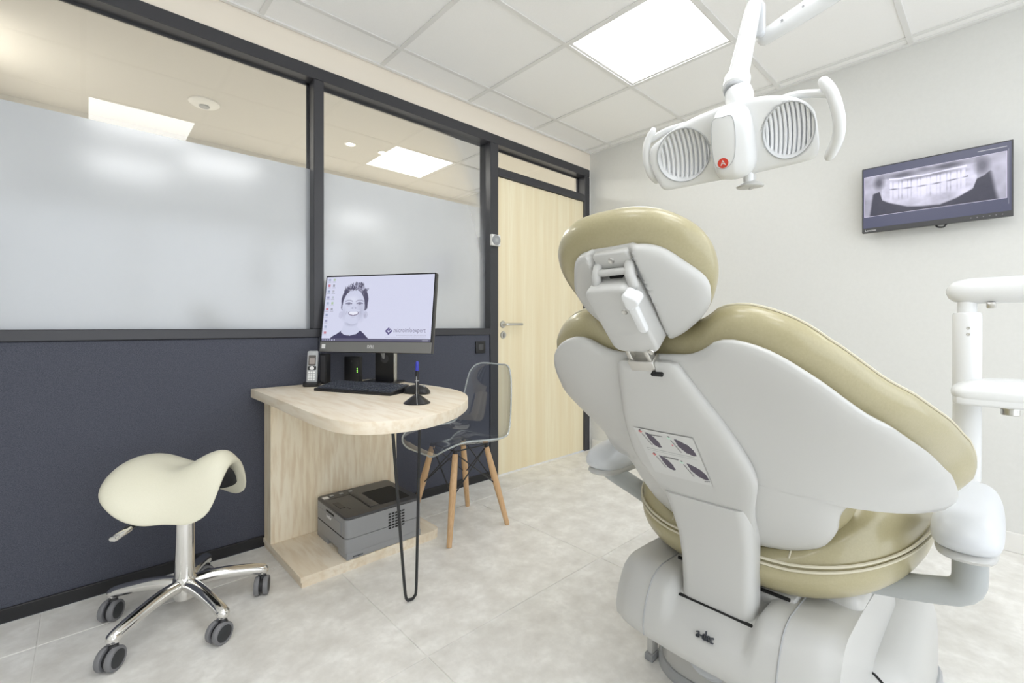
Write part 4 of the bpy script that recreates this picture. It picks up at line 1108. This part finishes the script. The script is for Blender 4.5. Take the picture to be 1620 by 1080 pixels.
# ================================================================== CLEAR CHAIR
ec = thing('clear_chair', 'transparent plastic shell chair on beech legs beside the oak desk', 'chair', (1.41, 1.91, 0))
prof = [(.238, .416), (.235, .421), (.226, .429), (.208, .436), (.17, .440), (.10, .437), (.0, .428), (-.09, .424), (-.155, .440), (-.195, .485), (-.215, .55), (-.232, .65), (-.244, .725), (-.251, .765), (-.256, .793), (-.259, .808), (-.260, .813)]
wid = [.095, .130, .165, .192, .212, .225, .232, .232, .226, .216, .207, .195, .182, .167, .143, .110, .070]
pp = smooth_open([(a, b, c) for (a, b), c in zip(prof, wid)], 70)
def sgrid(side):
    rows = []
    for i, (f, z, hw) in enumerate(pp):
        t_ = pp[min(i + 1, len(pp) - 1)][:2] - pp[max(i - 1, 0)][:2]; t_ = t_ / np.linalg.norm(t_)
        nx, nz = t_[1], -t_[0]                              # normal towards the sitter
        if nz < 0 and nx < 0: nx, nz = -nx, -nz
        row = []
        for k in range(25):
            y = -1 + 2 * k / 24
            ends = ss1(-2, 16, i) * ss1(-5, 10, len(pp) - 1 - i)
            cu = .050 * abs(y) ** 3 * ends
            row.append(V(1.41 - f - nx * cu, 1.91 + hw * y, z + nz * cu))
        rows.append(row)
    return rows
rows = sgrid(1)
vs = [p for r in rows for p in r]; n_ = 25
fs = [(i * n_ + k, i * n_ + k + 1, (i + 1) * n_ + k + 1, (i + 1) * n_ + k) for i in range(len(rows) - 1) for k in range(n_ - 1)]
shell = obj('seat_shell', MB().add(vs, fs), M['acrylic'], ec, angle=80)
rim = rows[0] + [r[-1] for r in rows[1:-1]] + rows[-1][::-1] + [r[0] for r in rows[1:-1]][::-1]
obj('shell_rim', MB().tube(rim + [rim[0]], .0042, 8), M['acrylic_edge'], shell)
tops = {}
for sx in (-1, 1):
    for sy in (-1, 1):
        bot = V(1.41 + sx * .182, 1.912 + sy * .168, 0.0005); tp_ = V(1.41 + sx * .098, 1.912 + sy * .10, .402)
        mid = bot + (tp_ - bot) * .62
        lg = obj('leg', MB().tube([bot, bot + (tp_ - bot) * .02, mid, tp_], [.0115, .0125, .0175, .0135], 16), M['beech'], ec)
        tops[(sx, sy)] = (bot, tp_)
        obj('leg_bracket', MB().tube([tp_ - (tp_ - bot) * .03, tp_ + V(0, 0, .016)], .011, 12), M['blackm'], lg)
wires = []
ring_ = [(-1, -1), (1, -1), (1, 1), (-1, 1)]
for i in range(4):
    a, b = ring_[i], ring_[(i + 1) % 4]
    for p_, q_ in ((a, b), (b, a)):
        lo = tops[p_][0] + (tops[p_][1] - tops[p_][0]) * .52; hi = tops[q_][1] + V(0, 0, .004)
        obj('wire_brace', MB().tube([lo, hi], .0032, 8), M['blackm'], ec)
fr = MB()
for i in range(4): fr.tube([tops[ring_[i]][1] + V(0, 0, .012), tops[ring_[(i + 1) % 4]][1] + V(0, 0, .012)], .004, 8)
obj('under_frame', fr, M['blackm'], ec)

# ================================================================== SADDLE STOOL
SX, SY = .256, 1.965
stl = thing('saddle_stool', 'cream leather saddle stool with polished five-star base on casters', 'stool', (SX, SY, 0))
fa = R(-40)
fu = V(cos(fa), sin(fa), 0); fv = V(-sin(fa), cos(fa), 0)     # forward (pommel), left
half = [(.205, 0), (.204, .06), (.190, .110), (.145, .135), (.07, .162), (0, .192), (-.06, .198), (-.115, .170), (-.148, .10), (-.160, 0)]
sad = smooth_closed(half + [(x, -y) for x, y in half[::-1][1:-1]], 96)
def saddle(x, y, n):
    k = (x + .16) / .365                                    # 0 rear .. 1 pommel
    hw = .205 - .085 * ss1(.25, .95, k)
    droop = (.066 + .036 * ss1(.05, .5, k) + .052 * ss1(.45, 1, k)) * (abs(y) / hw) ** (2.0 + .2 * k)
    z = .502 + .034 * (1 - ss1(0, .6, k)) + .050 * ss1(.5, .92, k) - droop
    z -= .012 * max(0, (.25 - k) / .25) ** 2 + .012 * ss1(.9, 1, k)
    z -= .016 * math.exp(-((k - .52) / .16) ** 2) * math.exp(-(y / .05) ** 2)
    return V(.226, 1.982, 0) + fu * x + fv * y + V(0, 0, z + n + .006)
seat_ = obj('saddle_seat', MB().pillow(sad, saddle, (-.02, 0), .036, .034, kt=4, kb=4, n=18), M['cream'], stl, angle=85)
under = smooth_closed(offset_outline(sad, -.03), 70)
obj('seat_pan', MB().pillow(under, lambda x, y, n: saddle(x, y, n - .036), (-.02, 0), .004, .012, kt=8, kb=8, n=8), M['black'], stl, angle=60)
obj('seat_mechanism', MB().box(SX - .07, SX + .06, SY - .05, SY + .05, .405, .44, .01), M['black'], stl)
lv = MB().tube([V(SX - .03, SY - .02, .418), V(SX - .14, SY - .115, .402), V(SX - .165, SY - .135, .398)], [.006, .007, .010], 10, True)
lever = obj('tilt_lever', lv, M['black'], stl)
obj('lever_paddle', MB().box(-.03, .03, -.012, .012, -.008, .008, .005, 2, Matrix.Translation(V(SX - .178, SY - .145, .394)) @ Matrix.Rotation(R(42), 4, 'Z') @ Matrix.Rotation(R(-10), 4, 'Y')), M['chrome'], lever)
obj('gas_column', MB().tube([(SX, SY, .085), (SX, SY, .12), (SX, SY, .30), (SX, SY, .415)], [.030, .0305, .0295, .0285], 28), M['chrome'], stl)
hub_ = obj('base_hub', MB().lathe((SX, SY, .065), (0, 0, 1), [(.018, 0), (.03, .004), (.034, .012), (.037, .03), (.038, .06), (.034, .075), (.030, .08)], 32), M['chrome'], stl)
angs = [-6, 66, 139, 217, 287]
waxis = [-25, -70, -38, -42, -62]
for an, wa in zip(angs, waxis):
    d = V(cos(R(an)), sin(R(an)), 0); o = V(SX, SY, 0)
    pts = [o + d * .028 + V(0, 0, .118), o + d * .07 + V(0, 0, .121), o + d * .12 + V(0, 0, .117), o + d * .18 + V(0, 0, .106), o + d * .225 + V(0, 0, .096), o + d * .245 + V(0, 0, .088)]
    arm = obj('base_arm', MB().tube(smooth_open(pts, 16), [.0225 - .0035 * k / 15 for k in range(16)], 16, True, up=(0, 0, 1)).lathe(o + d * .243 + V(0, 0, .098), (0, 0, -1), [(.012, -.006), (.0185, .002), (.0185, .020), (.015, .026)], 18), M['chrome'], stl)
    cc = o + d * .243
    ax_ = V(cos(R(wa)), sin(R(wa)), 0); tr = V(ax_.y, -ax_.x, 0)
    wc = cc + tr * .012 + V(0, 0, .034)
    cs = obj('caster', MB().lathe(cc + V(0, 0, .058), (0, 0, 1), [(.007, 0), (.007, .02)], 12).lathe(wc - ax_ * .005, ax_, [(.026, 0), (.026, .010)], 24)
             .box(-.012, .012, -.02, .02, -.006, .012, .005, 2, Matrix.Translation(cc + V(0, 0, .06))), M['black'], stl)
    for s_ in (-1, 1):
        obj('wheel', MB().lathe(wc + ax_ * (s_ * .006), ax_ * s_, [(.024, 0), (.0325, .001), (.034, .004), (.034, .014), (.0315, .0175), (.026, .018), (.025, .016)], 30), M['rubber'], cs)
        obj('wheel_cap', MB().lathe(wc + ax_ * (s_ * .006), ax_ * s_, [(.0255, .013), (.0255, .017), (.020, .0185), (.001, .019)], 26), M['hubcap'], cs)

# ================================================================== SWITCH, THERMOSTAT
sw = thing('light_switch', 'square black light switch on the navy fabric wall beside the door post', 'light switch', (1.90, YW, .885))
obj('plate', MB().box(1.858, 1.938, YW - .004, YW + .006, .846, .924, .003, 2), M['black'], sw)
obj('rocker', MB().box(1.878, 1.919, YW - .009, YW - .003, .866, .905, .003, 2), M['dgrey'], sw)
th_ = thing('thermostat', 'white square thermostat with round dark dial on the black door post', 'thermostat', (2.018, YW, 1.598))
obj('body', MB().box(1.975, 2.052, YW - .026, YW - .0045, 1.562, 1.637, .004, 2), M['white_trim'], th_)
dd = obj('dial', MB().lathe((2.0135, YW - .026, 1.5995), (0, -1, 0), [(.034, 0), (.034, .004), (.031, .006), (.001, .006)], 36), M['mgrey'], th_)
obj('dial_display', MB().box(2.0, 2.027, YW - .0328, YW - .0318, 1.588, 1.611), M['lgrey'], dd, smooth=False)
